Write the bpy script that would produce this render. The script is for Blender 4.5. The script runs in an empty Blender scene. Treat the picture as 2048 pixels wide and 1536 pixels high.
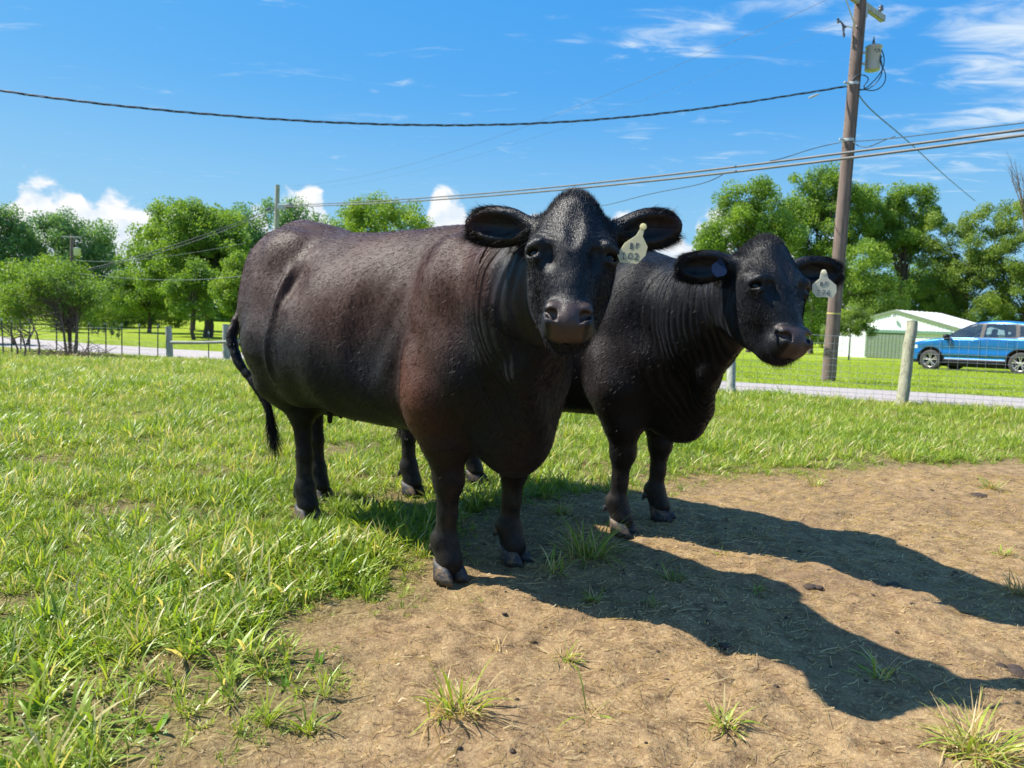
import bpy, math, random
import numpy as np
from math import radians as R, sin, cos, pi
from mathutils import Vector, Matrix

SC = bpy.context.scene
COL = SC.collection
rng = np.random.default_rng(7)
random.seed(7)

# ------------------------------------------------------------------ camera, sky, sun
H = 0.97
FPX = 1479.0
HY = 640.0
ROLL = 0.033
PITCH = math.atan((768 - HY) / FPX)
C0 = np.array([0, 0, H])
FW = np.array([0, cos(PITCH), -sin(PITCH)])
U0 = np.array([0, sin(PITCH), cos(PITCH)])
R0 = np.array([1.0, 0, 0])
CR = R0 * cos(ROLL) + U0 * sin(ROLL)
CU = -R0 * sin(ROLL) + U0 * cos(ROLL)

cam_d = bpy.data.cameras.new('camera')
cam = bpy.data.objects.new('camera', cam_d)
COL.objects.link(cam)
cam.matrix_world = Matrix(((CR[0], CU[0], -FW[0], C0[0]), (CR[1], CU[1], -FW[1], C0[1]),
                           (CR[2], CU[2], -FW[2], C0[2]), (0, 0, 0, 1)))
cam_d.sensor_width = 36
cam_d.lens = FPX * 36 / 2048
cam_d.clip_start = 0.05
cam_d.clip_end = 3000
cam_d.dof.use_dof = True
cam_d.dof.focus_distance = 2.7
cam_d.dof.aperture_fstop = 5.0
SC.camera = cam

SUN_AZ = np.array([-1.0, 0.22])
SUN_EL = R(50)
sd = SUN_AZ / np.linalg.norm(SUN_AZ)
SUNV = Vector((sd[0] * cos(SUN_EL), sd[1] * cos(SUN_EL), sin(SUN_EL)))
sl = bpy.data.lights.new('sun', 'SUN')
sl.energy = 4.0
sl.angle = R(0.5)
sl.color = (1.0, 0.945, 0.86)
so = bpy.data.objects.new('sun', sl)
COL.objects.link(so)
so.rotation_euler = (-SUNV).to_track_quat('-Z', 'Y').to_euler()

SC.view_settings.view_transform = 'Standard'
SC.view_settings.look = 'None'
SC.view_settings.exposure = 1.25
SC.view_settings.gamma = 1.0
SC.view_settings.use_curve_mapping = False
SC.render.engine = 'CYCLES'
try:
    SC.cycles.max_bounces = 8
    SC.cycles.transparent_max_bounces = 12
    SC.cycles.caustics_reflective = False
    SC.cycles.caustics_refractive = False
except Exception:
    pass


class NT:
    """tiny node helper"""
    def __init__(s, t):
        s.t = t

    def n(s, typ, ins=None, **props):
        nd = s.t.nodes.new(typ)
        for k, v in props.items():
            setattr(nd, k, v)
        if ins:
            for k, v in ins.items():
                sk = nd.inputs[k]
                if isinstance(v, bpy.types.NodeSocket):
                    s.t.links.new(v, sk)
                else:
                    sk.default_value = v
        return nd

    def math(s, op, a, b=None, c=None, clamp=False):
        ins = {0: a}
        if b is not None:
            ins[1] = b
        if c is not None:
            ins[2] = c
        nd = s.n('ShaderNodeMath', ins, operation=op)
        nd.use_clamp = clamp
        return nd.outputs[0]

    def mix(s, f, a, b, blend='MIX'):
        nd = s.n('ShaderNodeMix', None, data_type='RGBA', blend_type=blend)
        for i, v in ((0, f), (6, a), (7, b)):
            if isinstance(v, bpy.types.NodeSocket):
                s.t.links.new(v, nd.inputs[i])
            else:
                nd.inputs[i].default_value = v if i == 0 or len(v) == 4 else (*v, 1)
        return nd.outputs[2]

    def noise(s, vec, scale, detail=4, rough=.55, dist=0.0, dim='3D'):
        ins = {'Scale': scale, 'Detail': detail, 'Roughness': rough, 'Distortion': dist}
        if vec is not None:
            ins['Vector'] = vec
        return s.n('ShaderNodeTexNoise', ins, noise_dimensions=dim)

    def ramp(s, f, stops, interp='LINEAR'):
        nd = s.n('ShaderNodeValToRGB', {0: f})
        cr = nd.color_ramp
        cr.interpolation = interp
        while len(cr.elements) < len(stops):
            cr.elements.new(0.5)
        for e, (p, c) in zip(cr.elements, stops):
            e.position = p
            e.color = c if len(c) == 4 else (*c, 1)
        return nd.outputs[0]

    def maprange(s, v, a, b, c=0.0, d=1.0, smooth=False):
        nd = s.n('ShaderNodeMapRange', {0: v, 1: a, 2: b, 3: c, 4: d})
        nd.clamp = True
        if smooth:
            nd.interpolation_type = 'SMOOTHSTEP'
        return nd.outputs[0]


def build_world():
    w = bpy.data.worlds.new('World')
    SC.world = w
    w.use_nodes = True
    nt = w.node_tree
    nt.nodes.clear()
    N = NT(nt)
    sky = N.n('ShaderNodeTexSky', sky_type='NISHITA')
    sky.sun_disc = False
    sky.sun_elevation = SUN_EL
    sky.sun_rotation = math.atan2(sd[0], sd[1])
    sky.altitude = 200
    sky.air_density = 1.25
    sky.dust_density = 0.35
    sky.ozone_density = 2.2
    tc = N.n('ShaderNodeTexCoord')
    sep = N.n('ShaderNodeSeparateXYZ', {0: tc.outputs['Generated']})
    x, y, z = sep.outputs
    el = N.math('MULTIPLY', N.math('ARCSINE', z), 180 / pi)                       # degrees
    az = N.math('MULTIPLY', N.math('ARCTAN2', x, y), 180 / pi)                    # 0 = ahead, + right
    # cumulus bank low over the horizon all the way round
    v = N.n('ShaderNodeCombineXYZ', {0: az, 1: N.math('MULTIPLY', el, 1.25), 2: 0.0}).outputs[0]
    big = N.noise(v, 0.085, 1, .5).outputs[0]
    lum = N.noise(v, 0.30, 7, .58, 0.5).outputs[0]
    v2 = N.n('ShaderNodeVectorMath', {0: v, 1: (-0.9, 1.0, 0)}, operation='ADD').outputs[0]
    lum2 = N.noise(v2, 0.30, 7, .58, 0.5).outputs[0]
    vor = N.n('ShaderNodeTexVoronoi', {'Vector': N.n('ShaderNodeVectorMath', {0: v, 1: N.n('ShaderNodeVectorMath', {0: N.noise(v, .8, 3).outputs[1], 1: (1.2, 1.2, 0)}, operation='MULTIPLY').outputs[0]}, operation='ADD').outputs[0],
                                       'Scale': 0.62}, feature='SMOOTH_F1')
    puff = N.math('SUBTRACT', 0.62, vor.outputs[0])
    # bank height by azimuth (deg): where the photograph shows the heaps
    def bump(c, wd, h):
        d = N.math('DIVIDE', N.math('SUBTRACT', az, c), wd)
        return N.math('MULTIPLY', N.math('EXPONENT', N.math('MULTIPLY', N.math('POWER', N.math('ABSOLUTE', d), 5.0), -1.0)), h)
    hs = None
    for c, wd, h in ((-31, 8.5, 6.3), (-15.5, 5, 6.2), (-3, 6, 6.0), (10, 7.5, 6.6), (-38.5, 3.6, 6.4), (-31.9, 3.0, 7.3), (-27.7, 2.6, 7.2), (-16.2, 2.5, 8.3), (-19.0, 1.0, 7.4),
                     (-5.4, 2.1, 8.7), (-2.6, 1.8, 7.4), (3.2, 1.7, 8.7), (1.0, 1.6, 7.6), (8.6, 2.4, 8.4), (11, 1.6, 7.9), (14.6, 1.9, 8.2), (22, 4, 5.0), (44, 6, 7.), (60, 8, 8), (82, 10, 8.5), (-60, 8, 8.), (-85, 10, 8),
                     (110, 12, 8), (140, 10, 7), (170, 12, 8.5), (-115, 12, 8), (-145, 10, 8.5), (-172, 8, 7.)):
        b = bump(c, wd, h)
        hs = b if hs is None else N.math('MAXIMUM', hs, b)
    hs = N.math('ADD', hs, 0.7)
    edge = N.math('ADD', N.math('MULTIPLY', N.math('SUBTRACT', lum, .5), 5.5), N.math('MULTIPLY', puff, 2.4))
    dens = N.math('ADD', N.math('SUBTRACT', hs, el), N.math('SUBTRACT', edge, .5))
    cum = N.maprange(dens, -.1, 1.1, 0, 1, True)
    fade = N.maprange(el, -1.0, 1.5)
    holes = N.maprange(N.math('ADD', lum, N.math('MULTIPLY', N.math('SUBTRACT', hs, el), .12)), .40, .58, .25, 1)
    cum = N.math('MULTIPLY', N.math('MULTIPLY', cum, fade), holes)
    relief = N.maprange(N.math('SUBTRACT', lum, lum2), -0.10, 0.10)
    depth = N.maprange(dens, 0.0, 5.0)
    bright = N.math('SUBTRACT', N.math('ADD', 0.66, N.math('MULTIPLY', relief, .40)), N.math('MULTIPLY', depth, .22))
    ccol = N.mix(bright, (0.19, 0.28, 0.37), (0.44, 0.44, 0.445))
    # high wispy cloud, drawn out, in view mostly to the upper right
    h = N.math('DIVIDE', 1.0, N.math('MAXIMUM', z, 0.04))
    pv = N.n('ShaderNodeCombineXYZ', {0: N.math('MULTIPLY', x, h), 1: N.math('MULTIPLY', y, h), 2: 0.0}).outputs[0]
    mp = N.n('ShaderNodeMapping', {'Vector': pv, 'Rotation': (0, 0, R(-24)), 'Scale': (1.0, 1.9, 1)}).outputs[0]
    ci = N.noise(mp, 2.1, 10, .62, 0.9).outputs[0]
    cb = N.noise(pv, 0.5, 2, .5).outputs[0]
    def blob(a0, e0, wa, we, amp):
        da = N.math('DIVIDE', N.math('SUBTRACT', az, a0), wa)
        de = N.math('DIVIDE', N.math('SUBTRACT', el, e0), we)
        q = N.math('ADD', N.math('MULTIPLY', da, da), N.math('MULTIPLY', de, de))
        return N.math('MULTIPLY', N.math('EXPONENT', N.math('MULTIPLY', q, -1.0)), amp)
    msk = None
    for a in ((33, 18, 5.0, 3.8, .40), (32, 13.5, 4.0, 2.2, .30), (10.2, 20.6, 6.2, 1.5, .33), (13, 19.4, 2, .7, .28), (20, 21.9, 5.5, 1.3, .32), (4.5, 20.4, 2, .8, .24), (28, 10.8, 6, 1.0, .22),
              (-21, 21.2, 4, .5, .24), (-0.3, 20.3, 1.9, .35, .26), (-7.6, 16.8, 2.6, .35, .24), (-10.9, 16.1, .7, .4, .22), (8.8, 13.6, 2.0, .7, .22), (24, 20.5, 4, 1.6, .24),
              (14, 12.5, 5, 1.2, .12), (10, 48, 60, 14, .27), (75, 30, 30, 18, .30), (-85, 34, 28, 14, .22), (125, 44, 40, 24, .30), (-140, 42, 40, 22, .28), (180, 34, 36, 20, .30), (0, 80, 200, 16, .24)):  # broad patches overhead and behind are unseen cloud, added to lift and whiten shadows
        b = blob(*a)
        msk = b if msk is None else N.math('MAXIMUM', msk, b)
    cirr = N.maprange(N.math('ADD', N.math('MULTIPLY', N.math('SUBTRACT', ci, .5), 2.9), N.math('SUBTRACT', N.math('MULTIPLY', msk, 2.3), .24)), 0, .95, 0, 1, True)
    cirr = N.math('MULTIPLY', cirr, N.maprange(el, 5, 9))
    hsv = N.n('ShaderNodeHueSaturation', {'Hue': 0.505, 'Saturation': 1.25, 'Value': 1.0, 'Color': sky.outputs[0]}).outputs[0]
    SK = 0.088
    skyc = N.mix(1.0, hsv, (0.88, 1.0, 1.04), 'MULTIPLY')
    s1 = N.n('ShaderNodeVectorMath', {0: skyc, 3: SK}, operation='SCALE').outputs[0]
    hz = N.math('MULTIPLY', N.maprange(el, 20, -1, 0, 1, True), .40)
    s1 = N.mix(hz, s1, (0.17, 0.40, 0.62))
    sc_ = N.n('ShaderNodeSeparateXYZ', {0: s1}).outputs
    glow = N.math('MAXIMUM', N.math('MULTIPLY', sc_[2], 1.45), 1.0)
    s1 = N.n('ShaderNodeCombineXYZ', {0: N.math('MULTIPLY', N.math('MULTIPLY', sc_[0], .39), N.math('POWER', glow, .45)),
                                      1: N.math('MULTIPLY', N.math('MULTIPLY', N.math('POWER', N.math('MULTIPLY', sc_[1], 1.625), .42), .254), glow),
                                      2: N.math('MULTIPLY', N.math('MULTIPLY', N.math('POWER', N.math('MULTIPLY', sc_[2], 1.625), .10), .387), glow)}).outputs[0]
    s1 = N.mix(N.math('MULTIPLY', N.maprange(el, 17, 1, 0, 1, True), .80), s1, (0.150, 0.285, 0.375))
    m1 = N.mix(N.math('MULTIPLY', cirr, .80), s1, (0.36, 0.40, 0.43))
    m2 = N.mix(cum, m1, ccol)
    bg = N.n('ShaderNodeBackground', {'Color': N.n('ShaderNodeVectorMath', {0: m2, 3: 1 / 0.1}, operation='SCALE').outputs[0], 'Strength': 0.1})
    out = N.n('ShaderNodeOutputWorld', {0: bg.outputs[0]})


build_world()

# ------------------------------------------------------------------ placing helpers
def U(px, py, d):
    """real point seen at photo pixel (px,py) at depth d metres"""
    return C0 + d * (FW + (px - 1024) / FPX * CR + (768 - py) / FPX * CU)


def G(px, py, z=0.0):
    v = FW + (px - 1024) / FPX * CR + (768 - py) / FPX * CU
    return C0 + v * ((z - H) / v[2])


def PX(p):
    q = np.asarray(p) - C0
    d = q @ FW
    return 1024 + FPX * (q @ CR) / d, 768 - FPX * (q @ CU) / d, d


ZL = ([0, 9, 15, 22, 27, 45, 62, 100, 200, 900], [0, 0, -.25, -.52, -.56, -.70, -.62, -.9, -1.6, -6])
ZR = ([0, 10, 16, 25, 40, 62, 100, 200, 900], [0, 0, -.05, -.24, -.62, -1.22, -2.0, -3.0, -8])


def ZT(x, y):
    x = np.asarray(x, float)
    y = np.maximum(np.asarray(y, float), 0.01)
    t = x / np.maximum(y, 3)
    a = np.clip((t + .25) / .5, 0, 1)
    a = a * a * (3 - 2 * a)
    return np.interp(y, *ZL) * (1 - a) + np.interp(y, *ZR) * a


def GT(px, d):
    """terrain point in photo column px at distance d"""
    p = U(px, HY, d)
    p[2] = ZT(p[0], p[1])
    return p


# ------------------------------------------------------------------ value noise in numpy
def _h(ix, iy, iz, seed):
    n = (ix * 374761393 + iy * 668265263 + iz * 2147483647 + seed * 1274126177) & 0xffffffff
    n = ((n ^ (n >> 13)) * 1274126177) & 0xffffffff
    n = ((n ^ (n >> 16)) * 2246822519) & 0xffffffff
    return ((n ^ (n >> 15)) & 0xffff) / 65535.0


def vn(x, y, z=0.0, seed=0):
    x, y, z = np.broadcast_arrays(np.asarray(x, float), np.asarray(y, float), np.asarray(z, float))
    ix, iy, iz = (np.floor(v).astype(np.int64) for v in (x, y, z))
    fx, fy, fz = x - ix, y - iy, z - iz
    fx, fy, fz = (v * v * (3 - 2 * v) for v in (fx, fy, fz))
    r = 0
    for a in (0, 1):
        for b in (0, 1):
            for c in (0, 1):
                wgt = (fx if a else 1 - fx) * (fy if b else 1 - fy) * (fz if c else 1 - fz)
                r = r + wgt * _h(ix + a, iy + b, iz + c, seed)
    return r - .5


def fbm(x, y, z=0.0, oct=4, seed=0):
    s, a, r = 1.0, 1.0, 0
    for i in range(oct):
        r = r + a * vn(np.asarray(x) * s, np.asarray(y) * s, np.asarray(z) * s, seed + i)
        s *= 2.03
        a *= .5
    return r


# ------------------------------------------------------------------ mesh helpers
def mesh_np(name, V, F, mats=None, smooth=True, midx=None):
    """V (n,3); F (m,k) array"""
    V = np.asarray(V, np.float32)
    F = np.asarray(F, np.int32)
    me = bpy.data.meshes.new(name)
    me.vertices.add(len(V))
    me.vertices.foreach_set('co', V.ravel())
    k = F.shape[1]
    me.loops.add(F.size)
    me.loops.foreach_set('vertex_index', F.ravel())
    me.polygons.add(len(F))
    me.polygons.foreach_set('loop_start', np.arange(0, F.size, k, dtype=np.int32))
    try:
        me.polygons.foreach_set('loop_total', np.full(len(F), k, np.int32))
    except Exception:
        pass
    for m in (mats or []):
        me.materials.append(m)
    if midx is not None:
        me.polygons.foreach_set('material_index', np.asarray(midx, np.int32))
    me.update(calc_edges=True)
    me.polygons.foreach_set('use_smooth', np.full(len(F), bool(smooth)))
    me.validate()
    return me


def vattr(me, name, typ, arr):
    a = me.attributes.new(name, typ, 'POINT')
    key = {'FLOAT_COLOR': 'color', 'FLOAT_VECTOR': 'vector', 'FLOAT': 'value'}[typ]
    a.data.foreach_set(key, np.asarray(arr, np.float32).ravel())


def link(name, me, parent=None, loc=None):
    o = bpy.data.objects.new(name, me)
    COL.objects.link(o)
    if parent is not None:
        o.parent = parent
    if loc is not None:
        o.location = loc
    return o


def tag(o, label=None, cat=None, group=None, kind=None):
    if label:
        o['label'] = label
    if cat:
        o['category'] = cat
    if group:
        o['group'] = group
    if kind:
        o['kind'] = kind
    return o


def empty(name, loc, label=None, cat=None, group=None, rz=0):
    o = bpy.data.objects.new(name, None)
    COL.objects.link(o)
    o.location = tuple(loc)
    o.rotation_euler = (0, 0, rz)
    o.empty_display_size = .1
    return tag(o, label, cat, group)


class MB:
    """collects simple shapes into one mesh"""
    def __init__(s):
        s.v, s.f, s.sm = [], [], []

    def add(s, vs, fs, smooth=False):
        b = len(s.v)
        s.v += [tuple(map(float, p)) for p in vs]
        s.f += [tuple(i + b for i in f) for f in fs]
        s.sm += [smooth] * len(fs)
        return s

    def box(s, c, size, rot=None, bev=0.0):
        hx, hy, hz = (q / 2 for q in size)
        if bev <= 0:
            vs = [Vector((a * hx, b * hy, d * hz)) for a in (-1, 1) for b in (-1, 1) for d in (-1, 1)]
            fs = [(0, 1, 3, 2), (4, 6, 7, 5), (0, 4, 5, 1), (2, 3, 7, 6), (0, 2, 6, 4), (1, 5, 7, 3)]
        else:
            vs, fs = [], []
            prof = [(-hz, -bev), (-hz + bev, 0), (hz - bev, 0), (hz, -bev)]
            for z, o in prof:
                for (sx, sy) in ((-1, -1), (1, -1), (1, 1), (-1, 1)):
                    X, Y = hx + o, hy + o
                    c1 = (sx * (X - (bev if sx * sy > 0 else 0)), sy * (Y - (0 if sx * sy > 0 else bev)), z)
                    c2 = (sx * (X - (0 if sx * sy > 0 else bev)), sy * (Y - (bev if sx * sy > 0 else 0)), z)
                    vs += [Vector(c1), Vector(c2)]
            for r in range(3):
                for i in range(8):
                    j = (i + 1) % 8
                    fs.append((r * 8 + i, r * 8 + j, r * 8 + 8 + j, r * 8 + 8 + i))
            fs.append(tuple(range(7, -1, -1)))
            fs.append(tuple(range(24, 32)))
        if rot is not None:
            vs = [rot @ v for v in vs]
        c = Vector(c)
        return s.add([v + c for v in vs], fs)

    def tube(s, pts, rad, seg=8, caps=True, smooth=True, flat=1.0):
        pts = [Vector(p) for p in pts]
        n = len(pts)
        if not hasattr(rad, '__len__'):
            rad = [rad] * n
        vs, fs = [], []
        prev = None
        for i, p in enumerate(pts):
            t = (pts[min(i + 1, n - 1)] - pts[max(i - 1, 0)])
            if t.length < 1e-9:
                t = Vector((0, 0, 1))
            t.normalize()
            if prev is None:
                a = Vector((0, 0, 1)) if abs(t.z) < .9 else Vector((1, 0, 0))
                u = t.cross(a).normalized()
            else:
                u = (prev - t * prev.dot(t)).normalized()
            prev = u
            w = t.cross(u)
            for k in range(seg):
                an = 2 * pi * k / seg
                vs.append(p + (u * cos(an) + w * sin(an) * flat) * rad[i])
        for i in range(n - 1):
            for k in range(seg):
                k2 = (k + 1) % seg
                fs.append((i * seg + k, i * seg + k2, (i + 1) * seg + k2, (i + 1) * seg + k))
        s.add(vs, fs, smooth)
        if caps:
            s.add(vs[:seg], [tuple(range(seg - 1, -1, -1))])
            s.add(vs[-seg:], [tuple(range(seg))])
        return s

    def lathe(s, c, prof, seg=16, axis='Z', rot=None, smooth=True):
        c = Vector(c)
        vs, fs = [], []
        for (r, z) in prof:
            for k in range(seg):
                an = 2 * pi * k / seg
                v = Vector((r * cos(an), r * sin(an), z))
                if axis == 'Y':
                    v = Vector((v.x, v.z, v.y))
                if rot is not None:
                    v = rot @ v
                vs.append(v + c)
        for i in range(len(prof) - 1):
            for k in range(seg):
                k2 = (k + 1) % seg
                fs.append((i * seg + k, i * seg + k2, (i + 1) * seg + k2, (i + 1) * seg + k))
        return s.add(vs, fs, smooth)

    def build(s, name, mat, parent=None, loc=None):
        me = bpy.data.meshes.new(name)
        me.from_pydata(s.v, [], s.f)
        me.materials.append(mat)
        me.polygons.foreach_set('use_smooth', s.sm)
        me.update()
        return link(name, me, parent, loc)


# ------------------------------------------------------------------ materials
def newmat(name):
    m = bpy.data.materials.new(name)
    m.use_nodes = True
    m.node_tree.nodes.clear()
    return m, NT(m.node_tree)


def simple(name, col, rough=.6, metal=0.0, var=.15, scale=20, bump=.0, spec=.5, coat=0.0, bscale=None, trans=0.0):
    m, N = newmat(name)
    tc = N.n('ShaderNodeTexCoord').outputs['Object']
    nz = N.noise(tc, scale, 6, .6).outputs[0]
    a = tuple(c * (1 - var) for c in col)
    b = tuple(min(1, c * (1 + var)) for c in col)
    cc = N.ramp(nz, [(.3, a), (.7, b)])
    ins = {'Base Color': cc, 'Roughness': rough, 'Metallic': metal, 'Specular IOR Level': spec, 'Coat Weight': coat, 'Transmission Weight': trans}
    if bump > 0:
        bn = N.n('ShaderNodeBump', {'Height': N.noise(tc, bscale or scale * 3, 5, .6).outputs[0], 'Strength': 1.0, 'Distance': bump})
        ins['Normal'] = bn.outputs[0]
    p = N.n('ShaderNodeBsdfPrincipled', ins)
    N.n('ShaderNodeOutputMaterial', {0: p.outputs[0]})
    return m

# ------------------------------------------------------------------ implicit surfaces -> one continuous mesh
class Grid:
    def __init__(s, O, A, lo, hi, h):
        """A rows = grid axes in world"""
        s.O, s.A, s.h = np.array(O, float), np.array(A, float), h
        s.lo = np.array(lo, float)
        s.n = np.ceil((np.array(hi) - s.lo) / h).astype(int) + 1
        s.d = np.full(tuple(s.n), 0.3, np.float32)

    def region(s, c, r):
        l = s.A @ (np.asarray(c) - s.O)
        a = np.floor((l - r - s.lo) / s.h).astype(int)
        b = np.ceil((l + r - s.lo) / s.h).astype(int) + 1
        a = np.maximum(a, 0)
        b = np.minimum(b, s.n)
        if np.any(b <= a):
            return None
        ax = [(np.arange(a[i], b[i]) * s.h + s.lo[i]).astype(np.float32) for i in range(3)]
        g = np.meshgrid(*ax, indexing='ij')
        A = s.A.astype(np.float32)
        P = [s.O[j].astype(np.float32) + A[0, j] * g[0] + A[1, j] * g[1] + A[2, j] * g[2] for j in range(3)]
        return tuple(slice(a[i], b[i]) for i in range(3)), P

    def run(s, prims):
        for kind, c, r, fn, k in prims:
            rg = s.region(c, r + k + .02)
            if rg is None:
                continue
            sl_, P = rg
            dn = fn(P)
            d0 = s.d[sl_]
            if kind == 'sub':
                dn = -dn
                hh = np.maximum(k - np.abs(d0 - dn), 0) / k
                s.d[sl_] = np.maximum(d0, dn) + hh * hh * k * .25
            else:
                hh = np.maximum(k - np.abs(d0 - dn), 0) / k
                s.d[sl_] = np.minimum(d0, dn) - hh * hh * k * .25

    def mesh(s):
        d = s.d
        ins = d < 0
        nx, ny, nz = d.shape
        cnt = np.zeros((nx - 1, ny - 1, nz - 1), np.int8)
        for a in (0, 1):
            for b in (0, 1):
                for c in (0, 1):
                    cnt += ins[a:nx - 1 + a, b:ny - 1 + b, c:nz - 1 + c]
        act = np.argwhere((cnt > 0) & (cnt < 8))
        idx = np.full(cnt.shape, -1, np.int32)
        idx[act[:, 0], act[:, 1], act[:, 2]] = np.arange(len(act))
        cor = [(a, b, c) for a in (0, 1) for b in (0, 1) for c in (0, 1)]
        vals = np.stack([d[act[:, 0] + a, act[:, 1] + b, act[:, 2] + c] for a, b, c in cor], 1)
        acc = np.zeros((len(act), 3))
        num = np.zeros(len(act))
        for i, ca in enumerate(cor):
            for j, cb in enumerate(cor):
                if j > i and sum(abs(ca[q] - cb[q]) for q in range(3)) == 1:
                    va, vb = vals[:, i], vals[:, j]
                    m = (va < 0) != (vb < 0)
                    t = np.where(m, va / np.where(m, va - vb, 1), 0)[:, None]
                    p = np.array(ca) + t * (np.array(cb) - np.array(ca))
                    acc += np.where(m[:, None], p, 0)
                    num += m
        l = (act + acc / num[:, None]) * s.h + s.lo
        V = s.O + l @ s.A
        Q = []
        for ax in range(3):
            sl0 = [slice(None)] * 3
            sl1 = [slice(None)] * 3
            sl0[ax], sl1[ax] = slice(0, -1), slice(1, None)
            ch = ins[tuple(sl0)] != ins[tuple(sl1)]
            e = np.argwhere(ch)
            o1, o2 = [(1, 2), (2, 0), (0, 1)][ax]
            ok = (e[:, o1] > 0) & (e[:, o2] > 0) & (e[:, o1] < d.shape[o1] - 1) & (e[:, o2] < d.shape[o2] - 1)
            e = e[ok]
            q = []
            for (u, v) in ((1, 1), (0, 1), (0, 0), (1, 0)):
                f = e.copy()
                f[:, o1] -= u
                f[:, o2] -= v
                q.append(idx[f[:, 0], f[:, 1], f[:, 2]])
            q = np.stack(q, 1)
            first = ins[e[:, 0], e[:, 1], e[:, 2]]
            q[~first] = q[~first][:, ::-1]
            Q.append(q)
        Q = np.concatenate(Q)
        return V, Q[(Q >= 0).all(1)]


def nrm(v):
    v = np.asarray(v, float)
    return v / np.linalg.norm(v)


def cone(a, b, ra, rb, k=.05, sub=False):
    a, b = np.asarray(a, np.float64), np.asarray(b, np.float64)
    ab = b - a
    L2 = float(ab @ ab) + 1e-9

    def fn(P):
        t = np.clip(((P[0] - a[0]) * ab[0] + (P[1] - a[1]) * ab[1] + (P[2] - a[2]) * ab[2]) / L2, 0, 1)
        dx, dy, dz = P[0] - a[0] - t * ab[0], P[1] - a[1] - t * ab[1], P[2] - a[2] - t * ab[2]
        return np.sqrt(dx * dx + dy * dy + dz * dz) - (ra + (rb - ra) * t)
    return ('sub' if sub else 'add', (a + b) / 2, np.sqrt(L2) / 2 + max(ra, rb), fn, k)


def ell(c, r, M=None, k=.05, sub=False):
    """M rows = ellipsoid axes"""
    c = np.asarray(c, float)
    M = np.eye(3) if M is None else np.asarray(M)
    r = np.asarray(r, float)

    def fn(P):
        q = [P[j] - c[j] for j in range(3)]
        l = [M[i, 0] * q[0] + M[i, 1] * q[1] + M[i, 2] * q[2] for i in range(3)]
        k0 = np.sqrt(sum((l[i] / r[i]) ** 2 for i in range(3)))
        k1 = np.sqrt(sum((l[i] / r[i] ** 2) ** 2 for i in range(3))) + 1e-6
        return k0 * (k0 - 1) / k1
    return ('sub' if sub else 'add', c, float(max(r)), fn, k)


def chain(pts, rads, k=.04, k0=None):
    return [cone(pts[i], pts[i + 1], rads[i], rads[i + 1], k if (i or k0 is None) else k0) for i in range(len(pts) - 1)]


def ss(a, b, x):
    t = np.clip((x - a) / (b - a), 0, 1)
    return t * t * (3 - 2 * t)


def smooth_mesh(V, Q, it=1, lam=.5):
    for _ in range(it):
        S = np.zeros_like(V)
        n = np.zeros(len(V))
        for i in range(Q.shape[1]):
            a, b = Q[:, i], Q[:, (i + 1) % Q.shape[1]]
            for j in range(3):
                S[:, j] += np.bincount(a, V[b, j], len(V)) + np.bincount(b, V[a, j], len(V))
            n += np.bincount(a, minlength=len(V)) + np.bincount(b, minlength=len(V))
        V = V + lam * (S / np.maximum(n, 1)[:, None] - V)
    return V


def vnormals(V, Q):
    nf = np.cross(V[Q[:, 2]] - V[Q[:, 0]], V[Q[:, 3]] - V[Q[:, 1]])
    N_ = np.zeros_like(V)
    for i in range(4):
        for j in range(3):
            N_[:, j] += np.bincount(Q[:, i], nf[:, j], len(V))
    return N_ / (np.linalg.norm(N_, axis=1)[:, None] + 1e-12)


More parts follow.
